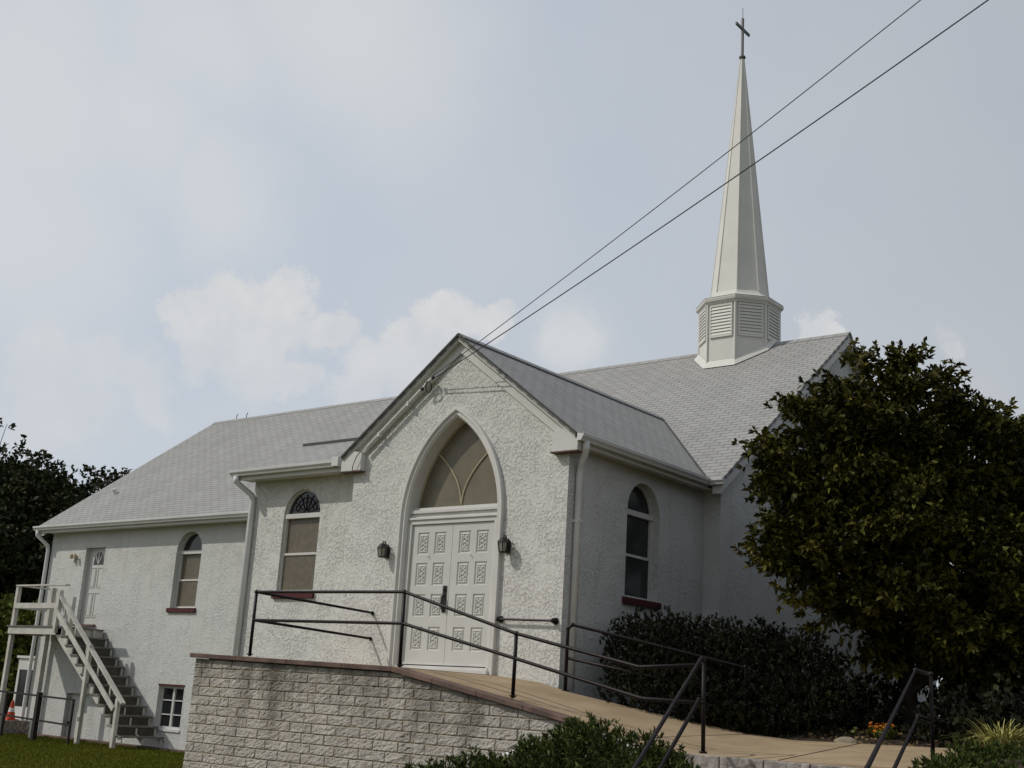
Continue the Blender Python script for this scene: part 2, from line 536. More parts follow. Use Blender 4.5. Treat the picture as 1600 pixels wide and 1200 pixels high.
class MB:
    """collects faces in world coordinates and links them as ONE mesh"""
    def __init__(s):
        s.v, s.f = [], []

    def add(s, verts, faces):
        k = len(s.v)
        s.v += [tuple(p) for p in verts]
        s.f += [tuple(i + k for i in f) for f in faces]
        return s

    def box(s, x0, x1, y0, y1, z0, z1):
        v = [(x, y, z) for z in (z0, z1) for y in (y0, y1) for x in (x0, x1)]
        return s.add(v, [(0, 2, 3, 1), (4, 5, 7, 6), (0, 1, 5, 4), (2, 6, 7, 3), (0, 4, 6, 2), (1, 3, 7, 5)])

    def beam(s, a, b, w, h, upv=(0, 0, 1)):
        """rectangular bar from a to b, w sideways and h along upv"""
        a, b, upv = Vector(a), Vector(b), Vector(upv)
        d = (b - a).normalized()
        side = d.cross(upv)
        if side.length < 1e-4:
            side = d.cross(Vector((1, 0, 0)))
        side.normalize()
        u = side.cross(d).normalized()
        v = []
        for p in (a, b):
            for sx, sz in ((-1, -1), (1, -1), (1, 1), (-1, 1)):
                v.append(p + side * (sx * w / 2) + u * (sz * h / 2))
        return s.add(v, [(3, 2, 1, 0), (4, 5, 6, 7), (0, 1, 5, 4), (1, 2, 6, 5), (2, 3, 7, 6), (3, 0, 4, 7)])

    def prism(s, poly, off):
        """polygon (3d points) thickened by offset vector"""
        n = len(poly)
        off = Vector(off)
        v = [Vector(p) for p in poly] + [Vector(p) + off for p in poly]
        f = [tuple(range(n)), tuple(range(2 * n - 1, n - 1, -1))]
        f += [(i, i + n, (i + 1) % n + n, (i + 1) % n) for i in range(n)]
        return s.add(v, f)

    def tube(s, pts, r, n=8, cap=True):
        pts = [Vector(p) for p in pts]
        rs = r if isinstance(r, (list, tuple)) else [r] * len(pts)
        rings = []
        ref = None
        for i, p in enumerate(pts):
            if i == 0: d = pts[1] - p
            elif i == len(pts) - 1: d = p - pts[-2]
            else: d = (pts[i + 1] - p).normalized() + (p - pts[i - 1]).normalized()
            if d.length < 1e-9:
                d = pts[i] - pts[i - 1]
            d.normalize()
            if ref is None:
                ref = d.orthogonal().normalized()
            ref = ref - d * ref.dot(d)
            if ref.length < 1e-5:
                ref = d.orthogonal()
            ref.normalize()
            q = d.cross(ref)
            rings.append([p + (ref * math.cos(2 * math.pi * k / n) + q * math.sin(2 * math.pi * k / n)) * rs[i] for k in range(n)])
        v = [x for ring in rings for x in ring]
        f = []
        for i in range(len(pts) - 1):
            for k in range(n):
                a, b = i * n + k, i * n + (k + 1) % n
                f.append((a, b, b + n, a + n))
        if cap:
            f.append(tuple(range(n - 1, -1, -1)))
            f.append(tuple(range((len(pts) - 1) * n, len(pts) * n)))
        return s.add(v, f)

    def lathe(s, c, prof, n=12):
        """rings (radius, z) about vertical axis through c"""
        v, f = [], []
        for (r, z) in prof:
            for k in range(n):
                a = 2 * math.pi * k / n
                v.append((c[0] + r * math.cos(a), c[1] + r * math.sin(a), c[2] + z))
        for i in range(len(prof) - 1):
            for k in range(n):
                a, b = i * n + k, i * n + (k + 1) % n
                f.append((a, b, b + n, a + n))
        f.append(tuple(range(n - 1, -1, -1)))
        f.append(tuple(range((len(prof) - 1) * n, len(prof) * n)))
        return s.add(v, f)

    def ball(s, c, r, n=10, m=7, sq=(1, 1, 1)):
        prof = []
        v, f = [], []
        for i in range(m + 1):
            t = math.pi * i / m
            for k in range(n):
                a = 2 * math.pi * k / n
                v.append((c[0] + r * sq[0] * math.sin(t) * math.cos(a), c[1] + r * sq[1] * math.sin(t) * math.sin(a), c[2] + r * sq[2] * math.cos(t)))
        for i in range(m):
            for k in range(n):
                a, b = i * n + k, i * n + (k + 1) % n
                f.append((a, a + n, b + n, b))
        return s.add(v, f)

    def build(s, name, material, parent=None, smooth=False, bevel=0.0, uv=None):
        o0 = origin_of(parent)
        me = bpy.data.meshes.new(name)
        me.from_pydata([tuple(Vector(p) - o0) for p in s.v], [], s.f)
        me.validate()
        if uv:
            lay = me.uv_layers.new(name='roof')
            for lp in me.loops:
                lay.data[lp.index].uv = uv(Vector(me.vertices[lp.vertex_index].co) + o0)
        me.materials.append(material)
        bm = bmesh.new()
        bm.from_mesh(me)
        bmesh.ops.recalc_face_normals(bm, faces=bm.faces)
        bm.to_mesh(me)
        bm.free()
        o = bpy.data.objects.new(name, me)
        COL.objects.link(o)
        if parent is not None:
            o.parent = parent
        if smooth:
            for p in me.polygons:
                p.use_smooth = True
        if bevel:
            md = o.modifiers.new('bevel', 'BEVEL')
            md.width = bevel
            md.segments = 2
            md.limit_method = 'ANGLE'
        return o

def wall_sheet(name, outer, holes, f, material, parent, back=0.0):
    """flat wall with openings; f(u, d, v) maps along-wall, depth, height to the world. holes: (points, depth)"""
    o0 = origin_of(parent)
    bm = bmesh.new()
    edges = []
    loops = []
    for pts in [outer] + [h[0] for h in holes]:
        vs = [bm.verts.new(Vector(f(u, 0, v)) - o0) for (u, v) in pts]
        loops.append(vs)
        for i in range(len(vs)):
            edges.append(bm.edges.new((vs[i], vs[(i + 1) % len(vs)])))
    bmesh.ops.triangle_fill(bm, use_beauty=True, edges=edges)
    nrm = (Vector(f(0, -1, 0)) - Vector(f(0, 0, 0)))
    for fc in bm.faces:
        fc.normal_update()
        if fc.normal.dot(nrm) < 0:
            fc.normal_flip()
    for (pts, dep), vs in zip(holes, loops[1:]):
        inner = [bm.verts.new(Vector(f(u, dep, v)) - o0) for (u, v) in pts]
        k = len(vs)
        for i in range(k):
            bm.faces.new((vs[i], vs[(i + 1) % k], inner[(i + 1) % k], inner[i]))
    me = bpy.data.meshes.new(name)
    bm.to_mesh(me)
    bm.free()
    me.materials.append(material)
    o = bpy.data.objects.new(name, me)
    COL.objects.link(o)
    o.parent = parent
    return o

def leaves(name, material, parent, base, dirs, length, width, fold=0.25, droop=0.0, kind=None):
    """one mesh of many leaf blades; base (N,3) dirs (N,3) length (N)"""
    N = len(base)
    d = dirs / (np.linalg.norm(dirs, axis=1, keepdims=True) + 1e-9)
    rnd = rng.normal(size=(N, 3))
    side = np.cross(d, rnd)
    side /= (np.linalg.norm(side, axis=1, keepdims=True) + 1e-9)
    nor = np.cross(side, d)
    L = np.asarray(length).reshape(-1, 1) * np.ones((N, 1))
    wd = L * width
    mid = base + d * L * 0.5
    tip = base + d * L + np.array([0, 0, -1.0]) * droop * L
    V = np.empty((N, 4, 3), np.float32)
    V[:, 0] = base
    V[:, 1] = mid + side * wd + nor * wd * fold
    V[:, 2] = tip
    V[:, 3] = mid - side * wd + nor * wd * fold
    o0 = np.array(origin_of(parent), np.float32)
    V = (V - o0).reshape(-1, 3)
    idx = np.arange(N, dtype=np.int32) * 4
    F = np.stack([idx, idx + 1, idx + 2, idx, idx + 2, idx + 3], 1).reshape(-1)
    me = bpy.data.meshes.new(name)
    me.vertices.add(4 * N)
    me.vertices.foreach_set('co', V.ravel())
    me.loops.add(6 * N)
    me.loops.foreach_set('vertex_index', F)
    me.polygons.add(2 * N)
    me.polygons.foreach_set('loop_start', np.arange(2 * N, dtype=np.int32) * 3)
    me.polygons.foreach_set('loop_total', np.full(2 * N, 3, np.int32))
    me.update(calc_edges=True)
    me.materials.append(material)
    o = bpy.data.objects.new(name, me)
    COL.objects.link(o)
    if parent is not None:
        o.parent = parent
    if kind:
        o['kind'] = kind
    return o

def whorls(centers, axes, per, spread, length, lvar=0.35):
    """leaf whorls at twig tips"""
    n = len(centers)
    b = np.repeat(centers, per, 0)
    a = np.repeat(axes / (np.linalg.norm(axes, axis=1, keepdims=True) + 1e-9), per, 0)
    r = rng.normal(size=(n * per, 3))
    d = a + r * spread
    b = b - a * (rng.random((n * per, 1)) * length * 0.9)
    L = length * (1 + lvar * (rng.random(n * per) * 2 - 1))
    return b, d, L

def ball_points(c, r, n, inner=0.55, squash=1.0):
    v = rng.normal(size=(n, 3))
    v /= np.linalg.norm(v, axis=1, keepdims=True)
    rad = r * (inner + (1.04 - inner) * rng.random((n, 1)) ** 0.7)
    wob = np.array([0.78 + 0.5 * mnoise.noise(Vector(x * 2.1 + np.array(c))) for x in v]).reshape(-1, 1)
    p = v * rad * (0.75 + 0.5 * wob)
    p[:, 2] *= squash
    return np.array(c) + p, v

# ================================================================== SETTING
# lawn: flat sheet to the horizon
mb = MB()
mb.add([(-600, -600, -2.16), (600, -600, -2.16), (600, 600, -2.16), (-600, 600, -2.16)], [(0, 1, 2, 3)])
tag(mb.build('lawn', M_LAWN), kind='structure')

NX, NY = 0.0, -1.0           # direction the front steps face
EX, EY = 1.0, 0.0            # along the step edge
P0 = (6.05, -2.43)

def s_of(x, y): return (x - P0[0]) * NX + (y - P0[1]) * NY
def t_of(x, y): return (x - P0[0]) * EX + (y - P0[1]) * EY

def smooth(a, b, x):
    k = min(1, max(0, (x - a) / (b - a)))
    return k * k * (3 - 2 * k)

def bed_h(x, y):
    s, t = s_of(x, y), t_of(x, y)
    nz = 0.05 * mnoise.noise(Vector((x * 1.3, y * 1.3, 0.3))) + 0.025 * mnoise.noise(Vector((x * 5, y * 5, 2.3)))
    if s < 0:
        h = -1.045 - 0.055 * max(s, -3.75) + 0.16 * min(1.2, max(0, -s - 3.75)) + 0.03 * max(0, -s - 4.95)
        if t > 2.6:
            h += 0.25 * smooth(2.6, 3.6, t)
        return h + nz
    top = -1.04 + 0.25 * smooth(2.6, 3.6, t)
    drop = 0.50 if t > 2.75 or t < -0.2 else 0.72
    h = top - drop * s
    left = smooth(-2.6, -0.6, t)
    return max(h, -2.4) * left + (-2.45) * (1 - left) + nz

mb = MB()
xs = np.arange(2.42, 22, 0.22)
ys = np.arange(-9, 22, 0.22)
vid = {}
for i, x in enumerate(xs):
    for j, y in enumerate(ys):
        vid[i, j] = len(mb.v)
        z = bed_h(x, y)
        if x < 2.9 and y > 4.0: z = -1.3
        if x < 4.6 and y < -1.9: z = -2.5
        # keep the soil under the paved ramp and walk
        s, t = s_of(x, y), t_of(x, y)
        if s < 0.15 and -0.6 < t < 2.75 and s > -3.55: z = min(z, -1.25)
        if -2.6 < y < 1.5 and x < 6.4 and s < 0.1 and (y + 2.4) < 3.9 - 0.05 * x: z = min(z, -1.25) if y < 1.0 else z
        mb.v.append((x, y, z))
for i in range(len(xs) - 1):
    for j in range(len(ys) - 1):
        mb.f.append((vid[i, j], vid[i + 1, j], vid[i + 1, j + 1], vid[i, j + 1]))
tag(mb.build('planting_bed', M_MULCH, smooth=True), kind='structure')

# landing, ramp and walk: one paved sheet with thickness
near = [(-3.2, -2.16, -0.045), (-1.0, -2.16, -0.085), (1.22, -2.16, -0.135), (2.3, -2.16, -0.325), (3.3, -2.16, -0.50), (4.3, -2.16, -0.685), (5.2, -2.2, -0.86), (5.75, -2.3, -0.95), (6.05, -2.43, -0.985)]
far = [(-3.2, 0.47, -0.03), (-1.0, -0.0, -0.05), (1.22, -0.0, -0.13), (2.05, 0.0, -0.20), (2.72, -0.22, -0.32), (3.5, 0.33, -0.49), (4.35, 0.88, -0.66), (4.95, 1.30, -0.765), (5.60, 1.36, -0.81)]
mb = MB()
n = len(near)
sub = 6
rows = []
for a, b in zip(near, far):
    rows.append([tuple(a[k] + (b[k] - a[k]) * j / sub for k in range(3)) for j in range(sub + 1)])
def walk_row(a, b): return [tuple(a[k] + (b[k] - a[k]) * j / sub for k in range(3)) for j in range(sub + 1)]
rows.append(walk_row((7.2, -2.43, -0.975), (6.60, 1.32, -0.79)))
rows.append(walk_row((8.85, -2.43, -0.945), (8.2, 1.25, -0.765)))
top, bot = [], []
vv = [p for r in rows for p in r]
K = sub + 1
ff = []
for i in range(len(rows) - 1):
    for j in range(sub):
        ff.append((i * K + j, (i + 1) * K + j, (i + 1) * K + j + 1, i * K + j + 1))
nv = len(vv)
low = [(p[0], p[1], p[2] - 0.3) for p in vv]
ring = [i * K for i in range(len(rows))] + [(len(rows) - 1) * K + j for j in range(1, K)] + [i * K + sub for i in range(len(rows) - 2, -1, -1)] + [j for j in range(sub - 1, 0, -1)]
sides = [(ring[q], ring[(q + 1) % len(ring)], ring[(q + 1) % len(ring)] + nv, ring[q] + nv) for q in range(len(ring))]
mb.add(vv + low, ff + sides)
tag(mb.build('concrete_ramp', M_CONC, smooth=False), kind='structure')
# expansion joints of the paving, thin dark inlays
mb = MB()
for a, b in (((1.22, -2.16, -0.135), (1.22, 0.0, -0.13)), ((3.3, -2.16, -0.50), (3.5, 0.33, -0.49)), ((5.2, -2.2, -0.86), (4.95, 1.3, -0.765)), ((7.2, -2.43, -0.975), (6.60, 1.32, -0.79))):
    a, b = Vector(a), Vector(b)
    n_ = 14
    for i in range(n_):
        p, q = a.lerp(b, i / n_), a.lerp(b, (i + 1) / n_)
        mb.beam(p + Vector((0, 0, 0.002)), q + Vector((0, 0, 0.002)), 0.014, 0.006)
tag(mb.build('pavement_joint', M_MULCH), kind='structure')

# ================================================================== CHURCH
BASE = Vector((-4.0, 6.0, -2.16))
CH = empty('church', BASE, 'white stucco church with grey shingle roof, arched double door and tall white steeple', 'church')
XW, XQ, YN, YB = -19.086, 2.742, 4.348, 15.49
ZE, PITCH = 3.636, 0.7495
YE = 4.023
YM, ZM = 9.918, 8.054
GB = -2.35                     # wall foot

def front(y0): return lambda u, d, v: (u, y0 + d, v)
def rightw(x0): return lambda u, d, v: (x0 - d, u, v)
def leftw(x0): return lambda u, d, v: (x0 + d, u, v)
def backw(y0): return lambda u, d, v: (u, y0 - d, v)

def arch_pts(u0, u1, z0, z1, n=14):
    """opening with a half-round head: springs at z1"""
    r = (u1 - u0) / 2
    c = (u0 + u1) / 2
    pts = [(u0, z0), (u1, z0), (u1, z1)]
    for k in range(1, n):
        a = math.pi * k / n
        pts.append((c + r * math.cos(a), z1 + r * 1.0 * math.sin(a)))
    pts.append((u0, z1))
    return pts

def rect_pts(u0, u1, z0, z1): return [(u0, z0), (u1, z0), (u1, z1), (u0, z1)]

W1 = (-13.20, -12.17)
WB = (-4.74, -3.72)
WR = (1.74, 2.78)
ZT, ZS = 2.74, 1.28

def gable_z(y):
    return ZE + PITCH * (min(y, 2 * YM - y) - YE) - 0.10

# nave
wall_sheet('nave_wall', [(XW, GB), (XQ, GB), (XQ, 3.62), (XW, 3.62)],
           [(arch_pts(*W1, ZS + 0.05, ZT + 0.04), 0.20), (rect_pts(-17.32, -16.40, 0.86, 3.0), 0.22),
            (rect_pts(-13.22, -12.19, -1.66, -0.62), 0.16), (rect_pts(-17.26, -16.20, -2.2, -0.97), 0.22)],
           front(YN), M_STUCCO_F, CH)
g = [(YN, GB), (YB, GB), (YB, gable_z(YB)), (YM, gable_z(YM)), (YN, gable_z(YN))]
wall_sheet('nave_gable_wall', g, [], rightw(XQ), M_STUCCO_F, CH)
wall_sheet('nave_gable_wall', g, [], leftw(XW), M_STUCCO_F, CH)
wall_sheet('nave_rear_wall', [(XW, GB), (XQ, GB), (XQ, 3.62), (XW, 3.62)], [], backw(YB), M_STUCCO_F, CH)

# entry vestibule
VA, VP = 2.40, 0.756
def vest_z(x): return 5.627 - VP * abs(x) - 0.10
ARC_H = 1.15
def pointed(w, zs=2.45, apex=4.36, half=ARC_H, z0=0.0, n=14):
    """pointed arch outline offset inwards by w: left foot, up, over, right foot"""
    h = apex - zs
    c = (h * h - half * half) / (2 * half)
    Rr = half + c - w
    amax = math.acos(c / Rr)
    pts = [(-(half - w), z0)]
    for k in range(n + 1):
        a = amax * k / n
        pts.append((-(Rr * math.cos(a) - c), zs + Rr * math.sin(a)))
    right = [(-x, z) for (x, z) in reversed(pts[:-1])]
    return pts + right
wall_sheet('entry_wall', [(-VA, -0.6), (VA, -0.6), (VA, vest_z(VA)), (0, vest_z(0)), (-VA, vest_z(VA))],
           [(pointed(0.06, z0=-0.22), 0.34)], front(0.0), M_STUCCO, CH)
wall_sheet('entry_side_wall', [(0, -1.3), (YN, -1.3), (YN, 3.60), (0, 3.60)],
           [(arch_pts(*WR, ZS, ZT), 0.20)], rightw(VA), M_STUCCO_F, CH)
wall_sheet('entry_side_wall', [(0, -1.0), (YN, -1.0), (YN, 3.60), (0, 3.60)], [], leftw(-VA), M_STUCCO_F, CH)

# side wing left of the entry
XB, YW = -5.696, 0.477
wall_sheet('wing_wall', [(XB, GB), (-VA, GB), (-VA, 3.55), (XB, 3.55)], [(arch_pts(*WB, ZS - 0.02, ZT), 0.11)], front(YW), M_STUCCO, CH)
wall_sheet('wing_side_wall', [(YW, GB), (YN, GB), (YN, 4.4), (1.85, 4.4), (YW, 3.75)], [], leftw(XB), M_STUCCO_F, CH)

# ---- roofs
def roof(name, polys, thick, udir, vdir, org, parent=CH):
    udir, vdir, org = Vector(udir).normalized(), Vector(vdir).normalized(), Vector(org)
    nrm = udir.cross(vdir).normalized()
    if nrm.z < 0: nrm = -nrm
    b = MB()
    for poly in polys:
        b.prism(poly, -nrm * thick)
    return b.build(name, M_SHINGLE, parent, uv=lambda p: ((p - org).dot(udir), (p - org).dot(vdir)))

XL, XR_ = XW - 0.40, XQ + 0.21
roof('nave_roof', [[(XL, YE, ZE), (XR_, YE, ZE), (XR_, YM, ZM), (XL, YM, ZM)]], 0.07, (1, 0, 0), (0, 1, PITCH), (0, YE, ZE))
roof('nave_roof', [[(XL, 2 * YM - YE, ZE), (XR_, 2 * YM - YE, ZE), (XR_, YM, ZM), (XL, YM, ZM)]], 0.07, (1, 0, 0), (0, -1, PITCH), (0, 2 * YM - YE, ZE))
ov = VA + 0.233
YV = YE + (5.627 - ZE) / PITCH
YO = -0.15
for sgn in (1, -1):
    roof('entry_roof', [[(sgn * ov, YO, ZE), (sgn * ov, YE + 0.04, ZE), (0, YV + 0.06, 5.627), (0, YO, 5.627)]], 0.06, (0, 1, 0), (-sgn, 0, VP), (sgn * ov, 0, ZE))
roof('wing_roof', [[(XB - 0.25, 0.13, 3.65), (-1.6, 0.13, 3.65), (-1.6, 1.85, 4.505), (XB - 0.25, 1.85, 4.505)],
                   [(XB - 0.25, 1.86, 4.47), (-1.3, 1.86, 4.47), (-1.3, 5.25, 4.53), (XB - 0.25, 5.25, 4.53)]], 0.06, (1, 0, 0), (0, 1, 0.497), (0, 0.13, 3.65))
MB().box(XB - 0.25, -1.5, 1.845, 1.93, 4.512, 4.565).build('roof_flashing', M_EDGE, CH)
# ridge caps and valley flashings
mb = MB()
for s_ in (1, -1):
    mb.prism([(XL, YM, ZM + 0.006), (XR_, YM, ZM + 0.006), (XR_, YM + s_ * 0.15, ZM + 0.006 - 0.112), (XL, YM + s_ * 0.15, ZM + 0.006 - 0.112)], (0, 0, 0.008))
mb.build('ridge_cap', M_SHINGLE, CH, uv=lambda p: (p.x, 0.07 + 0.1 * (p.y - YM)))
mb = MB()
for s_ in (1, -1):
    mb.prism([(0, YO, 5.645), (0, YV - 0.05, 5.645), (s_ * 0.14, YV - 0.05, 5.54), (s_ * 0.14, YO, 5.54)], (0, 0, 0.015))
mb.build('ridge_cap', M_SHINGLE, CH, uv=lambda p: (p.y, p.x))
for sgn in (1, -1):
    a = Vector((sgn * ov, YE, ZE + 0.022)); b = Vector((0, YV, 5.627 + 0.022))
    MB().beam(a, b, 0.03, 0.014).build('valley_flashing', M_EDGE, CH)

# rakes of the entry gable: frieze on the wall, dark roof edge, end returns
for sgn in (1, -1):
    lo = Vector((sgn * ov, 0, ZE)); hi = Vector((0, 0, 5.627))
    dv = (hi - lo).normalized()
    dn = Vector((-dv.z * sgn, 0, dv.x * sgn))
    if dn.z > 0: dn = -dn
    # frieze board
    a0, a1 = lo + dn * 0.075, hi + Vector((0, 0, -0.075 / abs(dn.z)))
    w = 0.17
    MB().prism([a0 + Vector((0, -0.045, 0)), a1 + Vector((0, -0.045, 0)), a1 + Vector((0, -0.045, -w / abs(dn.z))), a0 + dn * w + Vector((0, -0.045, 0))],
               (0, 0.043, 0)).build('frieze_board', M_TRIM, CH)
    # fascia under the shingle edge
    a0, a1 = lo + dn * 0.012, hi + Vector((0, 0, -0.012 / abs(dn.z)))
    w = 0.075
    MB().prism([a0 + Vector((0, YO + 0.015, 0)), a1 + Vector((0, YO + 0.015, 0)), a1 + Vector((0, YO + 0.015, -w / abs(dn.z))), a0 + dn * w + Vector((0, YO + 0.015, 0))],
               (0, -YO - 0.063, 0)).build('rake_soffit', M_TRIM, CH)
    e0, e1 = lo + Vector((0, YO - 0.012, 0.008)), hi + Vector((0, YO - 0.012, 0.008))
    MB().beam(e0 + dn * 0.012, e1 + dn * 0.012, 0.022, 0.035, upv=-dn).build('shingle_edge', M_EDGE, CH)
    # boxed return
    x0, x1 = sgn * (VA - 0.26), sgn * (ov + 0.0)
    zt0 = ZE - 0.10
    MB().prism([(x0, -0.125, zt0 - 0.16), (x1, -0.125, zt0 - 0.16), (x1, -0.125, zt0 + 0.02), (sgn * (VA - 0.06), -0.125, zt0 + 0.20), (x0, -0.125, zt0 + 0.16)],
               (0, 0.123, 0)).build('eave_return', M_TRIM, CH)
    MB().box(min(x0, x1) - 0.02, max(x0, x1) + 0.01, -0.14, 0.02, zt0 - 0.185, zt0 - 0.163).build('return_flashing', M_CAP, CH)

# rakes of the nave gables
for xg, sg in ((XQ, 1), (XW, -1)):
    for fy in (1, -1):
        yl = YE if fy == 1 else 2 * YM - YE
        lo = Vector((xg, yl, ZE - 0.075)); hi = Vector((xg, YM, ZM - 0.075))
        x0, x1 = sorted((xg + sg * 0.004, xg + sg * (0.19 if sg == 1 else 0.36)))
        MB().prism([(x0, lo.y, lo.z), (x0, hi.y, hi.z), (x0, hi.y, hi.z - 0.2), (x0, lo.y, lo.z - 0.2)], (x1 - x0, 0, 0)).build('rake_board', M_TRIM, CH)

# ---- eaves: soffit boxes and gutters
def gutter(p0, p1, outv, name='gutter'):
    """K-profile trough with closed ends; p = top inner edge, outv = outward horizontal unit"""
    p0, p1, outv = Vector(p0), Vector(p1), Vector(outv)
    prof = [(0, 0), (0, -0.115), (0.075, -0.115), (0.088, -0.085), (0.118, -0.045), (0.122, 0.0), (0.112, 0.004), (0.105, -0.015)]
    pl = [p0 + outv * a + Vector((0, 0, b)) for a, b in prof]
    return MB().prism(pl, p1 - p0).build(name, M_GUTTER, CH)

gutter((XL - 0.02, YE - 0.012, ZE - 0.005), (XB - 0.02, YE - 0.012, ZE - 0.005), (0, -1, 0))
MB().box(XW, XB - 0.002, YE + 0.0, YN - 0.002, 3.46, 3.50).build('soffit', M_TRIM, CH)
MB().box(XL + 0.02, XB - 0.01, YE - 0.008, YE + 0.02, 3.44, 3.60).build('fascia', M_TRIM, CH)
gutter((XB - 0.27, 0.118, 3.645), (-2.98, 0.118, 3.645), (0, -1, 0))
MB().box(XB - 0.1, -2.65, 0.15, YW - 0.002, 3.47, 3.51).build('soffit', M_TRIM, CH)
MB().box(XB - 0.24, -2.64, 0.122, 0.148, 3.45, 3.60).build('fascia', M_TRIM, CH)
# gutter stub beside the entry
MB().box(-3.03, -2.86, -0.01, 0.117, 3.53, 3.70).build('downspout_outlet', M_GUTTER, CH)
gutter((ov + 0.012, -0.16, ZE - 0.005), (ov + 0.012, YE - 0.13, ZE - 0.005), (1, 0, 0))
MB().box(VA + 0.002, ov - 0.02, -0.10, YN - 0.002, 3.47, 3.51).build('soffit', M_TRIM, CH)
MB().box(ov - 0.018, ov + 0.008, -0.12, YE, 3.45, 3.60).build('fascia', M_TRIM, CH)
gutter((ov + 0.012, YE - 0.012, ZE - 0.005), (XR_ + 0.06, YE - 0.012, ZE - 0.005), (0, -1, 0))

def downspout(pts, parent=CH, r=0.056):
    return MB().tube(pts, r, 8).build('downspout', M_GUTTER, parent, smooth=True)

downspout([(XW - 0.22, YE - 0.07, 3.50), (XW - 0.22, YE - 0.07, 3.38), (XW - 0.06, YN - 0.10, 3.10), (XW - 0.03, YN - 0.09, 2.95), (XW - 0.03, YN - 0.09, -1.85), (XW - 0.09, YN - 0.16, -2.0), (XW - 0.22, YN - 0.3, -2.08)])
downspout([(XB - 0.10, 0.06, 3.52), (XB - 0.10, 0.06, 3.42), (XB + 0.03, YW - 0.07, 3.18), (XB + 0.05, YW - 0.065, 3.05), (XB + 0.05, YW - 0.065, -2.1)], r=0.062)
downspout([(VA + 0.295, 0.02, 3.52), (VA + 0.295, 0.03, 3.40), (VA + 0.10, 0.20, 3.19), (VA + 0.07, 0.21, 3.05), (VA + 0.07, 0.21, -0.30)], r=0.060)
mb = MB()
mb.box(VA + 0.001, VA + 0.13, 0.15, 0.27, 2.28, 2.32)
mb.build('downspout_strap', M_GUTTER, CH)
# vent pipe and small roof clips
MB().lathe((-18.2, 5.55, 4.72), [(0.05, -0.2), (0.05, 0.16), (0.085, 0.17), (0.085, 0.22), (0.02, 0.25)], 10).build('vent_pipe', M_WHITE, CH)
for x in (-18.4, -17.9):
    MB().tube([(x, YM, ZM), (x, YM, ZM + 0.12), (x + 0.05, YM, ZM + 0.17)], 0.012, 6).build('ridge_hook', M_BLACK, CH)

# ---- pointed entrance: surround, glass, transom, doors
prof = [(0.0, 0.004), (0.0, -0.055), (0.012, -0.07), (0.055, -0.07), (0.068, -0.045), (0.078, -0.03), (0.120, -0.035), (0.134, -0.012), (0.150, 0.0), (0.150, 0.30)]
mb = MB()
outl = [pointed(w, z0=-0.20) for w, _ in prof]
np_ = len(outl[0])
for (w, d), pts in zip(prof, outl):
    mb.v += [(x, d, z) for x, z in pts]
for i in range(len(prof) - 1):
    for k in range(np_ - 1):
        a = i * np_ + k
        mb.f.append((a, a + 1, a + 1 + np_, a + np_))
mb.build('arch_surround', M_TRIM, CH)

gl = [(x, z) for x, z in pointed(0.152, z0=2.62) if z >= 2.62]
gl = [(-(ARC_H - 0.158), 2.62)] + [p for p in gl if p[1] > 2.63] + [((ARC_H - 0.158), 2.62)]
arch_w = MB().prism([(x, 0.255, z) for x, z in gl], (0, 0.03, 0)).build('pointed_window', M_AMBER, CH)
# tracery: two thin ribs rising from the sill and parting
for sgn in (1, -1):
    pts = []
    for k in range(13):
        t = k / 12
        pts.append((sgn * (0.62 * t ** 1.9 + 0.004), 0.247, 2.66 + 0.98 * t ** 0.92))
    MB().tube(pts, 0.016, 6).build('tracery', M_TAN, arch_w, smooth=True)
# thin inner frame along the glass
mb = MB()
fr1, fr2 = pointed(0.153, z0=2.62), pointed(0.185, z0=2.62)
for (x, z), (x2, z2) in zip(fr1, fr2):
    mb.v += [(x, 0.235, z), (x2, 0.235, z2), (x2, 0.254, z2)]
for k in range(len(fr1) - 1):
    mb.f += [(3 * k, 3 * k + 1, 3 * k + 4, 3 * k + 3), (3 * k + 1, 3 * k + 2, 3 * k + 5, 3 * k + 4)]
mb.build('pane_bead', M_TAN, arch_w)
mb = MB()
hw = ARC_H - 0.152
mb.box(-hw, hw, 0.12, 0.30, 2.60, 2.65)
mb.box(-hw, hw, 0.06, 0.30, 2.545, 2.60)
mb.box(-hw, hw, 0.10, 0.30, 2.47, 2.545)
mb.box(-hw, hw, 0.03, 0.30, 2.43, 2.47)
mb.box(-hw, hw, 0.055, 0.30, 2.352, 2.43)
mb.build('transom', M_TRIM, CH, bevel=0.006)
mb = MB()
for s_ in (1, -1):
    x0, x1 = sorted((s_ * 0.917, s_ * hw))
    mb.box(x0, x1, 0.045, 0.30, -0.02, 2.352)
mb.box(-hw, hw, -0.02, 0.30, -0.16, -0.02)
mb.box(-hw - 0.05, hw + 0.05, -0.09, -0.02, -0.16, -0.06)
dbl = mb.build('double_door', M_TRIM, CH, bevel=0.004)

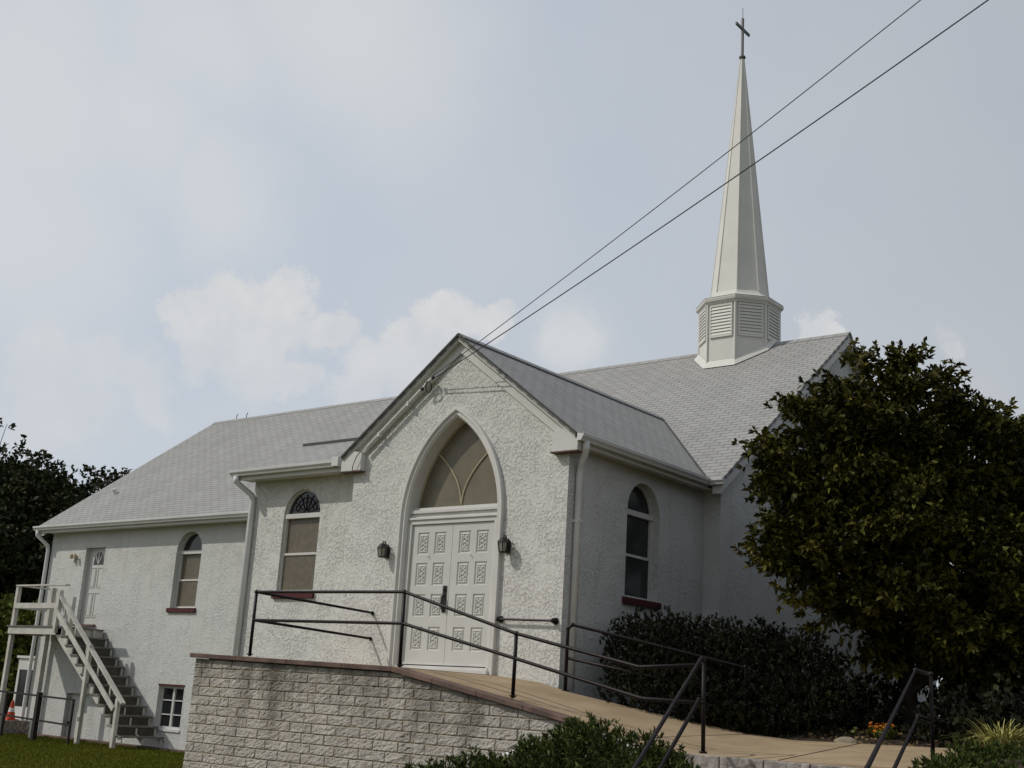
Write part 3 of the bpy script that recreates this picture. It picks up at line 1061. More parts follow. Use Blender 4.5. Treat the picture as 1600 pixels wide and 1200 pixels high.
rowsf = [(0.056, 0.217), (0.278, 0.443), (0.504, 0.665), (0.735, 0.900)]
for li, (xa, xb) in enumerate(((-0.912, -0.004), (0.004, 0.912))):
    mb = MB()
    Hd = 2.345
    colsf = [(0.145, 0.425), (0.565, 0.845)] if li == 0 else [(0.155, 0.435), (0.575, 0.855)]
    wx = xb - xa
    xs_ = [xa] + [xa + wx * c for cc in colsf for c in cc] + [xb]
    zs_ = sorted([0.0, Hd] + [Hd * (1 - r) for rr in rowsf for r in rr])
    yf = 0.085
    # face with rectangular recesses
    for i in range(len(xs_) - 1):
        for j in range(len(zs_) - 1):
            x0, x1, z0, z1 = xs_[i], xs_[i + 1], zs_[j], zs_[j + 1]
            if i in (1, 3) and j % 2 == 1:
                q = [(x0, z0), (x1, z0), (x1, z1), (x0, z1)]
                def ringv(ins, y): return [(x0 + ins, y, z0 + ins), (x1 - ins, y, z0 + ins), (x1 - ins, y, z1 - ins), (x0 + ins, y, z1 - ins)]
                rings = [ringv(0, yf), ringv(0.012, yf + 0.018), ringv(0.030, yf + 0.018), ringv(0.046, yf + 0.002), ringv(0.058, yf + 0.001), ringv(0.066, yf + 0.014)]
                k0 = len(mb.v)
                for rg in rings: mb.v += rg
                for a in range(len(rings) - 1):
                    for b in range(4):
                        mb.f.append((k0 + a * 4 + b, k0 + a * 4 + (b + 1) % 4, k0 + a * 4 + 4 + (b + 1) % 4, k0 + a * 4 + 4 + b))
                mb.f.append(tuple(k0 + (len(rings) - 1) * 4 + b for b in range(4)))
                # carved scrolls: a centre boss and four leaf buds
                cx, cz = (x0 + x1) / 2, (z0 + z1) / 2
                pw, ph = (x1 - x0) / 2 - 0.066, (z1 - z0) / 2 - 0.066
                mb.ball((cx, yf + 0.012, cz), 0.024, 8, 5, (1, 0.7, 1.3))
                for sx in (-1, 1):
                    mb.tube([(cx + sx * pw * 0.15, yf + 0.011, cz), (cx + sx * pw * 0.85, yf + 0.009, cz + ph * 0.28), (cx + sx * pw * 0.25, yf + 0.009, cz + ph * 0.62)], [0.009, 0.014, 0.009], 6)
                    mb.tube([(cx + sx * pw * 0.15, yf + 0.011, cz), (cx + sx * pw * 0.85, yf + 0.009, cz - ph * 0.28), (cx + sx * pw * 0.25, yf + 0.009, cz - ph * 0.62)], [0.009, 0.014, 0.009], 6)
                    for sz in (-1, 1):
                        mb.ball((cx + sx * pw * 0.62, yf + 0.011, cz + sz * ph * 0.80), 0.022, 7, 5, (1.1, 0.7, 1.1))
                for sz in (-1, 1):
                    mb.ball((cx, yf + 0.011, cz + sz * ph * 0.55), 0.018, 7, 5, (1, 0.7, 1.4))
            else:
                mb.add([(x0, yf, z0), (x1, yf, z0), (x1, yf, z1), (x0, yf, z1)], [(0, 1, 2, 3)])
    mb.add([(xa, yf, 0), (xb, yf, 0), (xb, yf, Hd), (xa, yf, Hd), (xa, yf + 0.05, 0), (xb, yf + 0.05, 0), (xb, yf + 0.05, Hd), (xa, yf + 0.05, Hd)],
           [(0, 4, 5, 1), (1, 5, 6, 2), (2, 6, 7, 3), (3, 7, 4, 0), (4, 7, 6, 5)])
    mb.build('door_leaf', M_DOOR, dbl)
    # bottom weather strip
MB().box(-0.91, 0.91, 0.065, 0.083, 0.0, 0.035).build('door_sweep', M_TRIM, dbl)
mb = MB()
mb.box(-0.125, -0.045, 0.070, 0.084, 0.86, 1.30)
mb.ball((-0.085, 0.06, 1.24), 0.022, 8, 6)
mb.tube([(-0.085, 0.07, 1.14), (-0.085, 0.02, 1.12), (-0.085, 0.012, 1.02), (-0.085, 0.02, 0.92), (-0.085, 0.07, 0.90)], 0.014, 8)
mb.build('door_handle', M_BLACK, dbl)
for x, z0 in ((0.90, 2.02), (0.90, 1.15), (0.90, 0.3), (-0.915, 2.02), (-0.915, 0.3)):
    MB().tube([(x + 0.012, 0.078, z0), (x + 0.012, 0.078, z0 + 0.11)], 0.010, 8).build('door_hinge', M_GUTTER, dbl)
for x in (-0.50, 0.44):
    MB().tube([(x, 0.085, 1.80), (x, 0.06, 1.805), (x, 0.055, 1.785), (x, 0.065, 1.775)], 0.006, 6).build('wreath_hook', M_TAN, dbl)

# ---- wall lanterns
for x, z in ((-1.395, 1.90), (1.275, 1.915)):
    mb = MB()
    mb.prism([(x - 0.05, -0.004, z - 0.12), (x + 0.05, -0.004, z - 0.12), (x + 0.055, -0.004, z + 0.06), (x, -0.004, z + 0.12), (x - 0.055, -0.004, z + 0.06)], (0, -0.02, 0))
    mb.tube([(x, -0.02, z + 0.02), (x, -0.08, z + 0.15), (x, -0.14, z + 0.15)], 0.012, 6)
    mb.tube([(x, -0.02, z - 0.02), (x, -0.09, z + 0.06)], 0.010, 6)
    c = (x, -0.14)
    mb.lathe((x, -0.14, z), [(0.02, 0.130), (0.035, 0.115), (0.100, 0.050), (0.104, 0.043), (0.09, 0.04)], 6)
    mb.lathe((x, -0.14, z), [(0.065, -0.125), (0.07, -0.11), (0.03, -0.10)], 6)
    for k in range(6):
        a = 2 * math.pi * k / 6
        mb.tube([(x + 0.092 * math.cos(a), -0.14 + 0.092 * math.sin(a), z + 0.045), (x + 0.066 * math.cos(a), -0.14 + 0.066 * math.sin(a), z - 0.115)], 0.007, 5)
    ln = mb.build('wall_lantern', M_BLACK, CH)
    MB().lathe((x, -0.14, z), [(0.058, -0.11), (0.082, 0.042)], 6).build('lantern_glass', M_CLEARGLASS, ln)

# grab bar right of the door
mb = MB()
mb.tube([(1.216, -0.075, 0.745), (2.300, -0.075, 0.725)], 0.018, 8)
for x, z in ((1.22, 0.745), (2.295, 0.725)):
    mb.tube([(x, -0.075, z), (x, -0.004, z)], 0.018, 8)
    mb.tube([(x, -0.02, z), (x, -0.002, z)], 0.055, 12)
    mb.ball((x, -0.075, z), 0.042, 8, 6)
mb.build('grab_bar', M_RAIL, CH, smooth=False)

# ---- round-headed windows
def arched_window(u0, u1, z0, z1, f, dep, pane_m, fan_m, fan_iron=True, flip=1, sill_m=M_RED, lower=0.5):
    r = (u1 - u0) / 2
    c = (u0 + u1) / 2
    fw_ = 0.045
    def bx(b, a0, a1, d0, d1, v0, v1):
        P = [f(a, d, v) for v in (v0, v1) for d in (d0, d1) for a in (a0, a1)]
        b.add(P, [(0, 2, 3, 1), (4, 5, 7, 6), (0, 1, 5, 4), (2, 6, 7, 3), (0, 4, 6, 2), (1, 3, 7, 5)])
    b = MB()
    e = 0.002
    bx(b, u0 + e, u0 + fw_, dep - 0.05, dep + 0.02, z0 + e, z1 - 0.05)
    bx(b, u1 - fw_, u1 - e, dep - 0.05, dep + 0.02, z0 + e, z1 - 0.05)
    bx(b, u0 + fw_, u1 - fw_, dep - 0.045, dep + 0.02, z0 + e, z0 + 0.05)
    bx(b, u0 + e, u1 - e, dep - 0.075, dep + 0.02, z1 - 0.05, z1 + 0.04)      # transom bar
    zm = z0 + (z1 - z0) * lower
    bx(b, u0 + fw_, u1 - fw_, dep - 0.04, dep + 0.012, zm - 0.022, zm + 0.022)
    # arched rim
    nn = 14
    k0 = len(b.v)
    for i in range(nn + 1):
        a = math.pi * i / nn
        for rr, dd in ((r - e, dep - 0.04), (r - 0.03, dep - 0.04), (r - 0.03, dep + 0.02)):
            b.v.append(f(c + rr * math.cos(a), dd, z1 + 0.0 + rr * math.sin(a)))
    for i in range(nn):
        for q in range(2):
            a = k0 + i * 3 + q
            b.f.append((a, a + 1, a + 4, a + 3))
    w = b.build('arched_window', M_TRIM, CH)
    b = MB()
    bx(b, u0 + fw_, u1 - fw_, dep + 0.004, dep + 0.016, zm + 0.02, z1 - 0.05)
    b.build('pane', pane_m, w)
    b = MB()
    bx(b, u0 + fw_, u1 - fw_, dep - 0.018, dep - 0.006, z0 + 0.05, zm - 0.02)
    b.build('pane', pane_m, w)
    poly = [(c + (r - 0.028) * math.cos(math.pi * i / nn), z1 + 0.03 + (r - 0.028) * math.sin(math.pi * i / nn) * 0.985) for i in range(nn + 1)]
    MB().prism([f(a, dep + 0.004, v) for a, v in poly], Vector(f(0, 0.012, 0)) - Vector(f(0, 0, 0))).build('fanlight', fan_m, w)
    if fan_iron:
        b = MB()
        zc = z1 + 0.05
        for k in range(7):
            a = math.pi * (k + 0.5) / 7
            b.tube([f(c + 0.05 * math.cos(a), dep - 0.006, zc + 0.05 * math.sin(a)), f(c + (r - 0.10) * math.cos(a), dep - 0.006, zc + (r - 0.13) * math.sin(a))], 0.009, 5)
        for k in range(6):
            a = math.pi * (k + 1) / 7
            cc, vv_ = c + (r * 0.52) * math.cos(a), zc + (r * 0.52) * math.sin(a)
            b.tube([f(cc + 0.055 * math.cos(t * math.pi / 4), dep - 0.006, vv_ + 0.055 * math.sin(t * math.pi / 4)) for t in range(9)], 0.009, 5)
        b.build('fan_grille', M_BLACK, w)
    b = MB()
    bx(b, u0 - 0.07, u1 + 0.06, -0.055, dep - 0.05, z0 - 0.115, z0 - 0.004)
    b.build('window_sill', sill_m, w, bevel=0.006)
    return w

arched_window(*W1, ZS + 0.05, ZT + 0.04, front(YN), 0.19, M_SHADE, M_DARKGLASS, False)
arched_window(*WB, ZS - 0.02, ZT, front(YW), 0.10, M_SHADE, M_DARKGLASS, True)
arched_window(*WR, ZS, ZT, rightw(VA), 0.19, M_DARKGLASS, M_DARKGLASS, False)

# ---- upper side door with fan light
f = front(YN)
mb = MB()
xa, xb, za, zb = -17.30, -16.42, 0.88, 2.99
yd = YN + 0.15
mb.box(xa + 0.03, xb - 0.03, yd, yd + 0.05, za, zb - 0.04)
for x0, x1 in ((xa + 0.14, xa + 0.40), (xb - 0.40, xb - 0.14)):
    for z0, z1 in ((za + 0.2, za + 0.88), (za + 1.02, za + 1.58)):
        # raised panel with a shadow groove round it
        for a0, a1, b0, b1 in ((x0, x1, z0, z0 + 0.018), (x0, x1, z1 - 0.018, z1), (x0, x0 + 0.018, z0 + 0.018, z1 - 0.018), (x1 - 0.018, x1, z0 + 0.018, z1 - 0.018)):
            mb.box(a0, a1, yd - 0.016, yd - 0.001, b0, b1)
        mb.box(x0 + 0.05, x1 - 0.05, yd - 0.012, yd - 0.001, z0 + 0.05, z1 - 0.05)
mb.box(xa, xa + 0.03, yd - 0.03, yd + 0.06, za, zb)
mb.box(xb - 0.03, xb, yd - 0.03, yd + 0.06, za, zb)
mb.box(xa + 0.03, xb - 0.03, yd - 0.03, yd + 0.06, zb - 0.04, zb)
sd = mb.build('side_door', M_DOOR, CH)
xc, zc, rr = (xa + xb) / 2, za + 1.66, 0.24
pts = [(xc - rr, zc), (xc + rr, zc)] + [(xc + rr * math.cos(math.pi * k / 10), zc + 0.36 * math.sin(math.pi * k / 10)) for k in range(1, 10)]
MB().prism([(x, yd - 0.004, z) for x, z in pts], (0, -0.004, 0)).build('fan_pane', M_DARKGLASS, sd)
mb = MB()
for a in (50, 90, 130):
    mb.beam((xc, yd - 0.012, zc), (xc + rr * math.cos(R(a)), yd - 0.012, zc + 0.36 * math.sin(R(a))), 0.022, 0.012, (0, 1, 0))
mb.build('fan_muntin', M_DOOR, sd)
MB().ball((xb - 0.08, yd - 0.045, za + 0.92), 0.035, 8, 6).build('door_knob', M_BLACK, sd)
MB().box(xa - 0.06, xb + 0.06, YN - 0.09, yd, za - 0.06, za - 0.004).build('door_threshold', M_CAP, CH)
# twin-bulb flood light beside it
mb = MB()
mb.tube([(-17.76, YN - 0.002, 2.76), (-17.76, YN - 0.05, 2.76)], 0.05, 10)
for dx in (-0.09, 0.09):
    mb.tube([(-17.76, YN - 0.05, 2.76), (-17.76 + dx, YN - 0.09, 2.80)], 0.012, 6)
    mb.lathe((-17.76 + dx, YN - 0.11, 2.78), [(0.02, 0.05), (0.04, 0.03), (0.055, -0.07), (0.03, -0.08)], 8)
mb.tube([(-17.76, YN - 0.03, 2.72), (-17.76, YN - 0.05, 2.60)], 0.02, 6)
mb.build('flood_light', M_TAN, CH)

# ---- cellar window and cellar door
mb = MB()
u0, u1, z0, z1 = -13.22, -12.19, -1.66, -0.62
yy = YN + 0.10
for a0, a1, b0, b1 in ((u0 + .002, u0 + 0.06, z0, z1), (u1 - 0.06, u1 - .002, z0, z1), (u0 + 0.06, u1 - 0.06, z0, z0 + 0.055), (u0 + 0.06, u1 - 0.06, z1 - 0.055, z1 - .002)):
    mb.box(a0, a1, yy, yy + 0.05, b0, b1)
mb.box((u0 + u1) / 2 - 0.035, (u0 + u1) / 2 + 0.035, yy - 0.004, yy + 0.046, z0 + 0.055, z1 - 0.055)
for k in (1, 2):
    zz = z0 + (z1 - z0) * k / 3
    mb.box(u0 + 0.06, (u0 + u1) / 2 - 0.035, yy + 0.006, yy + 0.04, zz - 0.013, zz + 0.013)
    mb.box((u0 + u1) / 2 + 0.035, u1 - 0.06, yy + 0.006, yy + 0.04, zz - 0.013, zz + 0.013)
cw = mb.build('cellar_window', M_TRIM, CH)
MB().box(u0 + 0.06, u1 - 0.06, yy + 0.042, yy + 0.048, z0 + 0.055, z1 - 0.055).build('pane', M_DARKGLASS, cw)
MB().box(u0 - 0.03, u1 + 0.03, YN - 0.03, YN + 0.09, z0 - 0.06, z0 - 0.004).build('window_sill', M_TRIM, cw)
MB().box(u0 - 0.02, u1 + 0.02, YN - 0.012, YN + 0.05, z1 + 0.002, z1 + 0.045).build('window_head', M_RED, cw)
mb = MB()
mb.box(-17.25, -16.21, YN + 0.14, YN + 0.19, -2.2, -0.98)
for x in (-17.2, -16.98, -16.75, -16.52, -16.28):
    mb.box(x - 0.008, x + 0.008, YN + 0.134, YN + 0.139, -2.15, -1.0)
cd = mb.build('cellar_door', M_DOOR, CH)
MB().ball((-17.14, YN + 0.11, -1.75), 0.045, 8, 6).build('door_knob', M_BLACK, cd)
# glazed storm porch on the left gable side
mb = MB()
yq = YN + 0.12
for a0, a1, b0, b1 in ((XW - 1.0, XW - 0.90, -2.1, -0.1), (XW - 0.10, XW - 0.004, -2.1, -0.1), (XW - 0.90, XW - 0.10, -0.42, -0.1), (XW - 0.90, XW - 0.10, -2.1, -1.45)):
    mb.box(a0, a1, yq, yq + 0.09, b0, b1)
mb.box(XW - 1.06, XW - 0.004, yq - 0.05, yq + 1.3, -0.098, -0.03)
mb.box(XW - 1.0, XW - 0.92, yq + 1.2, yq + 1.28, -2.1, -0.1)
sp_ = mb.build('side_porch', M_TRIM, CH)
MB().box(XW - 0.90, XW - 0.10, yq + 0.03, yq + 0.04, -1.45, -0.42).build('pane', M_DARKGLASS, sp_)
# red brick edging along the foot of the wall
MB().box(-19.1, -11.4, YN - 0.30, YN - 0.004, -2.3, -2.115).build('brick_edging', M_CAP, CH)

# ---- electric service: mast pipe along the rake, insulators, loops
mb = MB()
mb.tube([(-0.72, -0.10, 4.80), (-1.4, -0.10, 4.28), (-2.02, -0.10, 3.80), (-2.1, -0.09, 3.70)], 0.028, 8)
mb.tube([(-0.72, -0.10, 4.80), (-0.60, -0.10, 4.89), (-0.56, -0.14, 4.86)], 0.035, 8)
for x, z in ((-1.1, 4.51), (-1.75, 4.01)):
    mb.box(x - 0.02, x + 0.02, -0.135, -0.05, z - 0.05, z + 0.03)
mb.build('conduit', M_GUTTER, CH, smooth=False)
mb = MB()
for ph in (0.0, 0.5, 1.0):
    mb.tube([(-0.62 + 0.075 * math.cos(a), -0.13 - 0.025 * math.sin(a + ph), 4.75 + 0.10 * math.sin(a)) for a in np.linspace(0, 2 * math.pi, 17) + ph], 0.0055, 5)
mb.ball((-0.50, -0.16, 4.90), 0.035, 8, 6)
mb.ball((-0.74, -0.16, 4.72), 0.035, 8, 6)
mb.build('service_loop', M_WIRE, CH)
mb = MB()
mb.tube([(-2.13, -0.15, 3.72), (-2.2, -0.18, 3.62), (-2.28, -0.18, 3.45), (-2.3, -0.16, 3.36)], 0.008, 5)
mb.build('service_cable', M_WIRE, CH)

# ---- steeple
SX, SY = 0.14, 9.918
def octo(r, z, rot=22.5): return [(SX + r * math.cos(R(rot + 45 * k)), SY + r * math.sin(R(rot + 45 * k)), z) for k in range(8)]
def octo_loft(b, rings):
    k0 = len(b.v)
    for rg in rings: b.v += rg
    for i in range(len(rings) - 1):
        for k in range(8):
            a, c = k0 + i * 8 + k, k0 + i * 8 + (k + 1) % 8
            b.f.append((a, c, c + 8, a + 8))
    b.f.append(tuple(k0 + k for k in range(7, -1, -1)))
    b.f.append(tuple(k0 + (len(rings) - 1) * 8 + k for k in range(8)))
mb = MB()
octo_loft(mb, [octo(0.955, 6.9), octo(0.955, 8.93)])
# corner boards
for k in range(8):
    a = R(22.5 + 45 * k)
    mb.tube([(SX + 0.955 * math.cos(a), SY + 0.955 * math.sin(a), 6.95), (SX + 0.955 * math.cos(a), SY + 0.955 * math.sin(a), 8.92)], 0.035, 6)
st = mb.build('steeple', M_STEEPLE, CH)
mb = MB()
octo_loft(mb, [octo(0.99, 8.92), octo(1.0, 8.96), octo(1.05, 8.99), octo(1.065, 9.05), octo(1.045, 9.06), octo(1.04, 9.085)])
mb.build('cornice', M_STEEPLE, st)
mb = MB()
octo_loft(mb, [octo(1.055, 9.087), octo(0.90, 9.15), octo(0.76, 9.235), octo(0.700, 9.32), octo(0.672, 9.55), octo(0.052, 15.80)])
for k in range(8):
    a = R(22.5 + 45 * k)
    mb.tube([(SX + r_ * math.cos(a), SY + r_ * math.sin(a), z_) for r_, z_ in ((0.70, 9.33), (0.674, 9.56), (0.052, 15.80))], [0.016, 0.016, 0.006], 5)
mb.build('spire', M_STEEPLE, st)
# louvres on the eight faces
for k in range(8):
    a = R(45 * k)
    n_ = Vector((math.cos(a), math.sin(a), 0)); t_ = Vector((-math.sin(a), math.cos(a), 0))
    ap = 0.955 * math.cos(R(22.5))
    c0 = Vector((SX, SY, 0)) + n_ * (ap + 0.003)
    mb = MB()
    hw_ = 0.295
    za, zb = 8.09, 8.90
    def bx(u0, u1, d0, d1, v0, v1):
        P = [c0 + t_ * u + n_ * d + Vector((0, 0, v)) for v in (v0, v1) for d in (d0, d1) for u in (u0, u1)]
        mb.add(P, [(0, 2, 3, 1), (4, 5, 7, 6), (0, 1, 5, 4), (2, 6, 7, 3), (0, 4, 6, 2), (1, 3, 7, 5)])
    bx(-hw_, -hw_ + 0.032, 0, 0.035, za, zb)
    bx(hw_ - 0.032, hw_, 0, 0.035, za, zb)
    bx(-hw_ + 0.032, hw_ - 0.032, 0, 0.035, za, za + 0.045)
    bx(-hw_ + 0.032, hw_ - 0.032, 0, 0.035, zb - 0.045, zb)
    nl = 9
    for i in range(nl):
        z = za + 0.05 + (zb - za - 0.1) * i / nl
        h = (zb - za - 0.1) / nl
        P = []
        for u in (-hw_ + 0.032, hw_ - 0.032):
            P += [c0 + t_ * u + n_ * 0.034 + Vector((0, 0, z)), c0 + t_ * u + n_ * 0.034 + Vector((0, 0, z + 0.012)), c0 + t_ * u + n_ * 0.012 + Vector((0, 0, z + h * 1.0)), c0 + t_ * u + n_ * 0.012 + Vector((0, 0, z + h * 1.0 - 0.014))]
        mb.add(P, [(0, 1, 2, 3), (7, 6, 5, 4), (0, 4, 5, 1), (1, 5, 6, 2), (2, 6, 7, 3), (3, 7, 4, 0)])
    mb.build('louver', M_STEEPLE, st)
# flashing skirt where the shaft meets the roof
mb = MB()
def roof_z(x, y): return ZM - PITCH * abs(y - YM)
ringa, ringb = [], []
for k in range(8):
    for q in range(4):
        p = Vector(octo(0.965, 0)[k]).lerp(Vector(octo(0.965, 0)[(k + 1) % 8]), q / 4)
        p2 = Vector(octo(1.07, 0)[k]).lerp(Vector(octo(1.07, 0)[(k + 1) % 8]), q / 4)
        ringa.append((p.x, p.y, roof_z(p.x, p.y) + 0.14))
        ringb.append((p2.x, p2.y, roof_z(p2.x, p2.y) + 0.028))
nn = len(ringa)
mb.add(ringa + ringb, [(i, (i + 1) % nn, (i + 1) % nn + nn, i + nn) for i in range(nn)])
mb.build('steeple_flashing', M_STEEPLE, st)
mb = MB()
mb.lathe((SX, SY, 15.80), [(0.053, -0.01), (0.075, 0.02), (0.09, 0.05), (0.08, 0.08), (0.045, 0.10), (0.025, 0.13)], 10)
mb.box(SX - 0.022, SX + 0.022, SY - 0.035, SY + 0.035, 15.93, 16.98)
mb.box(SX - 0.021, SX + 0.021, SY - 0.36, SY - 0.035, 16.63, 16.705)
mb.box(SX - 0.021, SX + 0.021, SY + 0.035, SY + 0.36, 16.63, 16.705)
mb.tube([(SX, SY, 16.98), (SX, SY, 17.28)], 0.008, 5)
M_CROSS = mat('tarnished_bronze', (0.14, 0.14, 0.14), 0.6, metallic=0.2)
mb.build('cross', M_CROSS, st)

# ================================================================== BLOCK RETAINING WALL
RW = empty('retaining_wall', (0.5, -2.35, -2.16), 'tan split face block wall under the ramp with dark red coping', 'wall')
def cap_z(x):  # top of the masonry under the coping
    return np.interp(x, [-3.3, 1.20, 4.35, 6.0], [-0.046, -0.137, -0.684, -0.98]) - 0.075
FY = -2.36
mb = MB()
mor = MB()
CH_, CW_ = 0.146, 0.50
top0 = -0.12
rngb = random.Random(3)
row = 0
z = -2.3
mort_top = []
zrow = []
zz = -0.13
while zz > -2.35:
    zrow.append(zz); zz -= CH_
def rock(b, x0, x1, z0, z1, zc0, zc1):
    """one rough-faced block with its top following the coping from zc0 to zc1"""
    us = [0, 0.02, 0.10, 0.2, 0.3, 0.4, 0.5, 0.6, 0.7, 0.8, 0.9, 0.98, 1]
    ws = [0, 0.07, 0.25, 0.45, 0.65, 0.93, 1]
    nx, nz = len(us) - 1, len(ws) - 1
    seed = Vector((x0 * 3.1, 7.7, z0 * 5.3))
    k0 = len(b.v)
    for j in range(nz + 1):
        for i in range(nx + 1):
            u, w_ = us[i], ws[j]
            x = x0 + (x1 - x0) * u
            zt = min(z1, zc0 + (zc1 - zc0) * u)
            zv = z0 + (max(zt, z0 + 0.004) - z0) * w_
            edge = min(i, nx - i), min(j, nz - j)
            bulge = 0.013
            nz_ = mnoise.noise(Vector((x * 11, zv * 17, 1.7)) + seed) * 0.010 + mnoise.noise(Vector((x * 31, zv * 34, 4.1))) * 0.013
            on_edge = edge[0] == 0 or edge[1] == 0
            b.v.append((x, FY - (0.0005 if on_edge else max(0.003, bulge + nz_)), zv))
    w = nx + 1
    for j in range(nz):
        for i in range(nx):
            a = k0 + j * w + i
            b.f.append((a, a + 1, a + w + 1, a + w))
    # sides back into the mortar
    per = [k0 + i for i in range(w)] + [k0 + j * w + nx for j in range(1, nz + 1)] + [k0 + nz * w + i for i in range(nx - 1, -1, -1)] + [k0 + j * w for j in range(nz - 1, 0, -1)]
    q0 = len(b.v)
    for p in per:
        x, y, z_ = b.v[p]
        b.v.append((x, FY + 0.02, z_))
    L = len(per)
    for i in range(L):
        b.f.append((per[i], per[(i + 1) % L], q0 + (i + 1) % L, q0 + i))
for r_i, zt in enumerate(zrow):
    zb = zt - CH_
    x = -3.28 - (CW_ * 0.5 if r_i % 2 else 0) - 0.05
    while x < 5.6:
        wv = CW_ * (1 + rngb.uniform(-0.05, 0.05))
        x0, x1 = max(x, -3.28), min(x + wv, 5.6)
        x += wv
        if x1 - x0 < 0.08: continue
        g_ = 0.005
        c0, c1 = cap_z(x0), cap_z(x1)
        if min(c0, c1) < zb + 0.03 and max(c0, c1) < zb + 0.03: continue
        rock(mb, x0 + g_, x1 - g_, zb + g_, zt - g_, max(c0, zb + g_ + .01), max(c1, zb + g_ + .01))
mb.build('block_face', M_BLOCK, RW)
poly = [(-3.28, -2.4), (5.6, -2.4)] + [(x, float(cap_z(x))) for x in (5.6, 4.35, 3.3, 2.2, 1.2, -1.0, -3.28)]
MB().prism([(x, FY - 0.002, z) for x, z in poly], (0, 0.21, 0)).build('mortar_core', M_MORTAR, RW)
MB().prism([(-3.28, FY + 0.212, -2.4), (-3.28, 0.47, -2.4), (-3.28, 0.47, -0.13), (-3.28, FY + 0.212, -0.13)], (0.2, 0, 0)).build('side_return', M_BLOCK, RW)
mb = MB()
xs_c = [-3.36, -2.2, -1.0, 0.2, 1.2, 2.0, 2.8, 3.6, 4.3]
def cap_top(x): return float(np.interp(x, [-3.4, 1.20, 4.35, 6.0], [-0.040, -0.128, -0.676, -0.97]))
for x0, x1 in zip(xs_c[:-1], xs_c[1:]):
    g_ = 0.003
    a, b = x0 + g_, x1 - g_
    mb.prism([(a, -2.44, cap_top(a)), (b, -2.44, cap_top(b)), (b, -2.44, cap_top(b) - 0.07), (a, -2.44, cap_top(a) - 0.07)], (0, 0.275, 0))
mb.build('coping', M_CAP, RW, bevel=0.008)

# ================================================================== RAILINGS
def pipe(pts, r=0.024, n=8):
    b = MB()
    b.tube(pts, r, n)
    for p in pts[1:-1]:
        b.ball(p, r * 1.25, 8, 6)
    return b

RL = empty('ramp_railing', (1.15, -2.2, -0.1), 'black pipe railing on the block wall following landing and ramp', 'railing')
P1b, P1t = (-2.145, -2.2, -0.05), (-2.145, -2.2, 0.972)
P2b, P2t = (1.15, -2.2, -0.13), (1.13, -2.2, 0.95)
P3b, P3t = (3.24, -2.2, -0.47), (3.24, -2.2, 0.377)
P5b, P5t = (6.12, -2.2, -0.99), (6.11, -2.2, 0.10)
for b_, t_ in ((P1b, P1t), (P2b, P2t), (P3b, P3t), (P5b, P5t)):
    pb = MB().tube([b_, t_], 0.026, 8)
    pb.ball(t_, 0.036, 8, 6)
    pb.tube([Vector(b_) + Vector((0, 0, 0.02)), Vector(b_) + Vector((0, 0, 0.04))], 0.05, 10)
    pb.build('post', M_RAIL, RL, smooth=True)
pipe([(-1.625, -0.006, 0.80), (-1.625, -0.02, 0.838), P1t]).build('top_rail', M_RAIL, RL, smooth=True)
pipe([(-1.62, -0.006, 0.37), (-1.62, -0.02, 0.402), (-2.14, -2.2, 0.52)]).build('mid_rail', M_RAIL, RL, smooth=True)
pipe([P1t, P2t, P3t, (5.2, -2.2, -0.008), (6.11, -2.2, 0.045)]).build('top_rail', M_RAIL, RL, smooth=True)
pipe([(-2.14, -2.2, 0.52), (1.14, -2.2, 0.495), (3.24, -2.2, 0.05), (5.25, -2.2, -0.385), (6.12, -2.2, -0.40)]).build('mid_rail', M_RAIL, RL, smooth=True)

def edge_pt(s, t, z): return (P0[0] + NX * s + EX * t, P0[1] + NY * s + EY * t, z)
HL = empty('step_handrail', (6.12, -2.2, -0.98), 'black pipe handrail going down the steps beside the juniper and ramp railing', 'handrail')
pipe([(6.115, -2.21, 0.09), (6.13, -2.28, 0.115), (6.16, -2.38, 0.09), (6.86, -4.95, -1.14), (7.0, -5.45, -1.38)]).build('top_rail', M_RAIL, HL, smooth=True)
pipe([(6.12, -2.22, -0.37), (6.22, -2.5, -0.37), (6.90, -4.95, -1.52), (7.0, -5.45, -1.76)]).build('mid_rail', M_RAIL, HL, smooth=True)
MB().tube([(7.0, -5.45, -1.38), (7.0, -5.45, -2.2)], 0.026, 8).build('post', M_RAIL, HL, smooth=True)
HR = empty('step_handrail', (8.9, -2.4, -0.95), 'black pipe handrail on the right side of the steps among dark junipers', 'handrail')
pipe([(8.92, -2.42, -0.96), (8.92, -2.42, 0.015), (8.76, -2.42, 0.05), (9.02, -4.4, -0.91), (9.10, -5.1, -1.25)]).build('top_rail', M_RAIL, HR, smooth=True)
pipe([(8.92, -2.42, -0.45), (8.78, -2.43, -0.42), (9.04, -4.4, -1.36), (9.10, -5.1, -1.70)]).build('mid_rail', M_RAIL, HR, smooth=True)
MB().tube([(9.10, -5.1, -1.25), (9.10, -5.1, -2.2)], 0.026, 8).build('post', M_RAIL, HR, smooth=True)

RR = empty('ramp_railing', (2.7, -0.15, -0.3), 'black pipe railing on the hedge side of the ramp', 'railing')
q0, q1 = (2.66, -0.19, -0.33), (4.88, 1.24, -0.78)
pipe([q0, (2.66, -0.19, 0.60), (2.72, -0.16, 0.66), (4.88, 1.24, 0.185), (4.88, 1.24, -0.78)], 0.027).build('top_rail', M_RAIL, RR, smooth=True)
pipe([(2.66, -0.19, 0.17), (4.88, 1.24, -0.25)], 0.024).build('mid_rail', M_RAIL, RR, smooth=True)
for q in (q0, q1):
    MB().tube([Vector(q) + Vector((0, 0, 0.0)), Vector(q) + Vector((0, 0, 0.03))], 0.055, 10).build('post_foot', M_RAIL, RR)

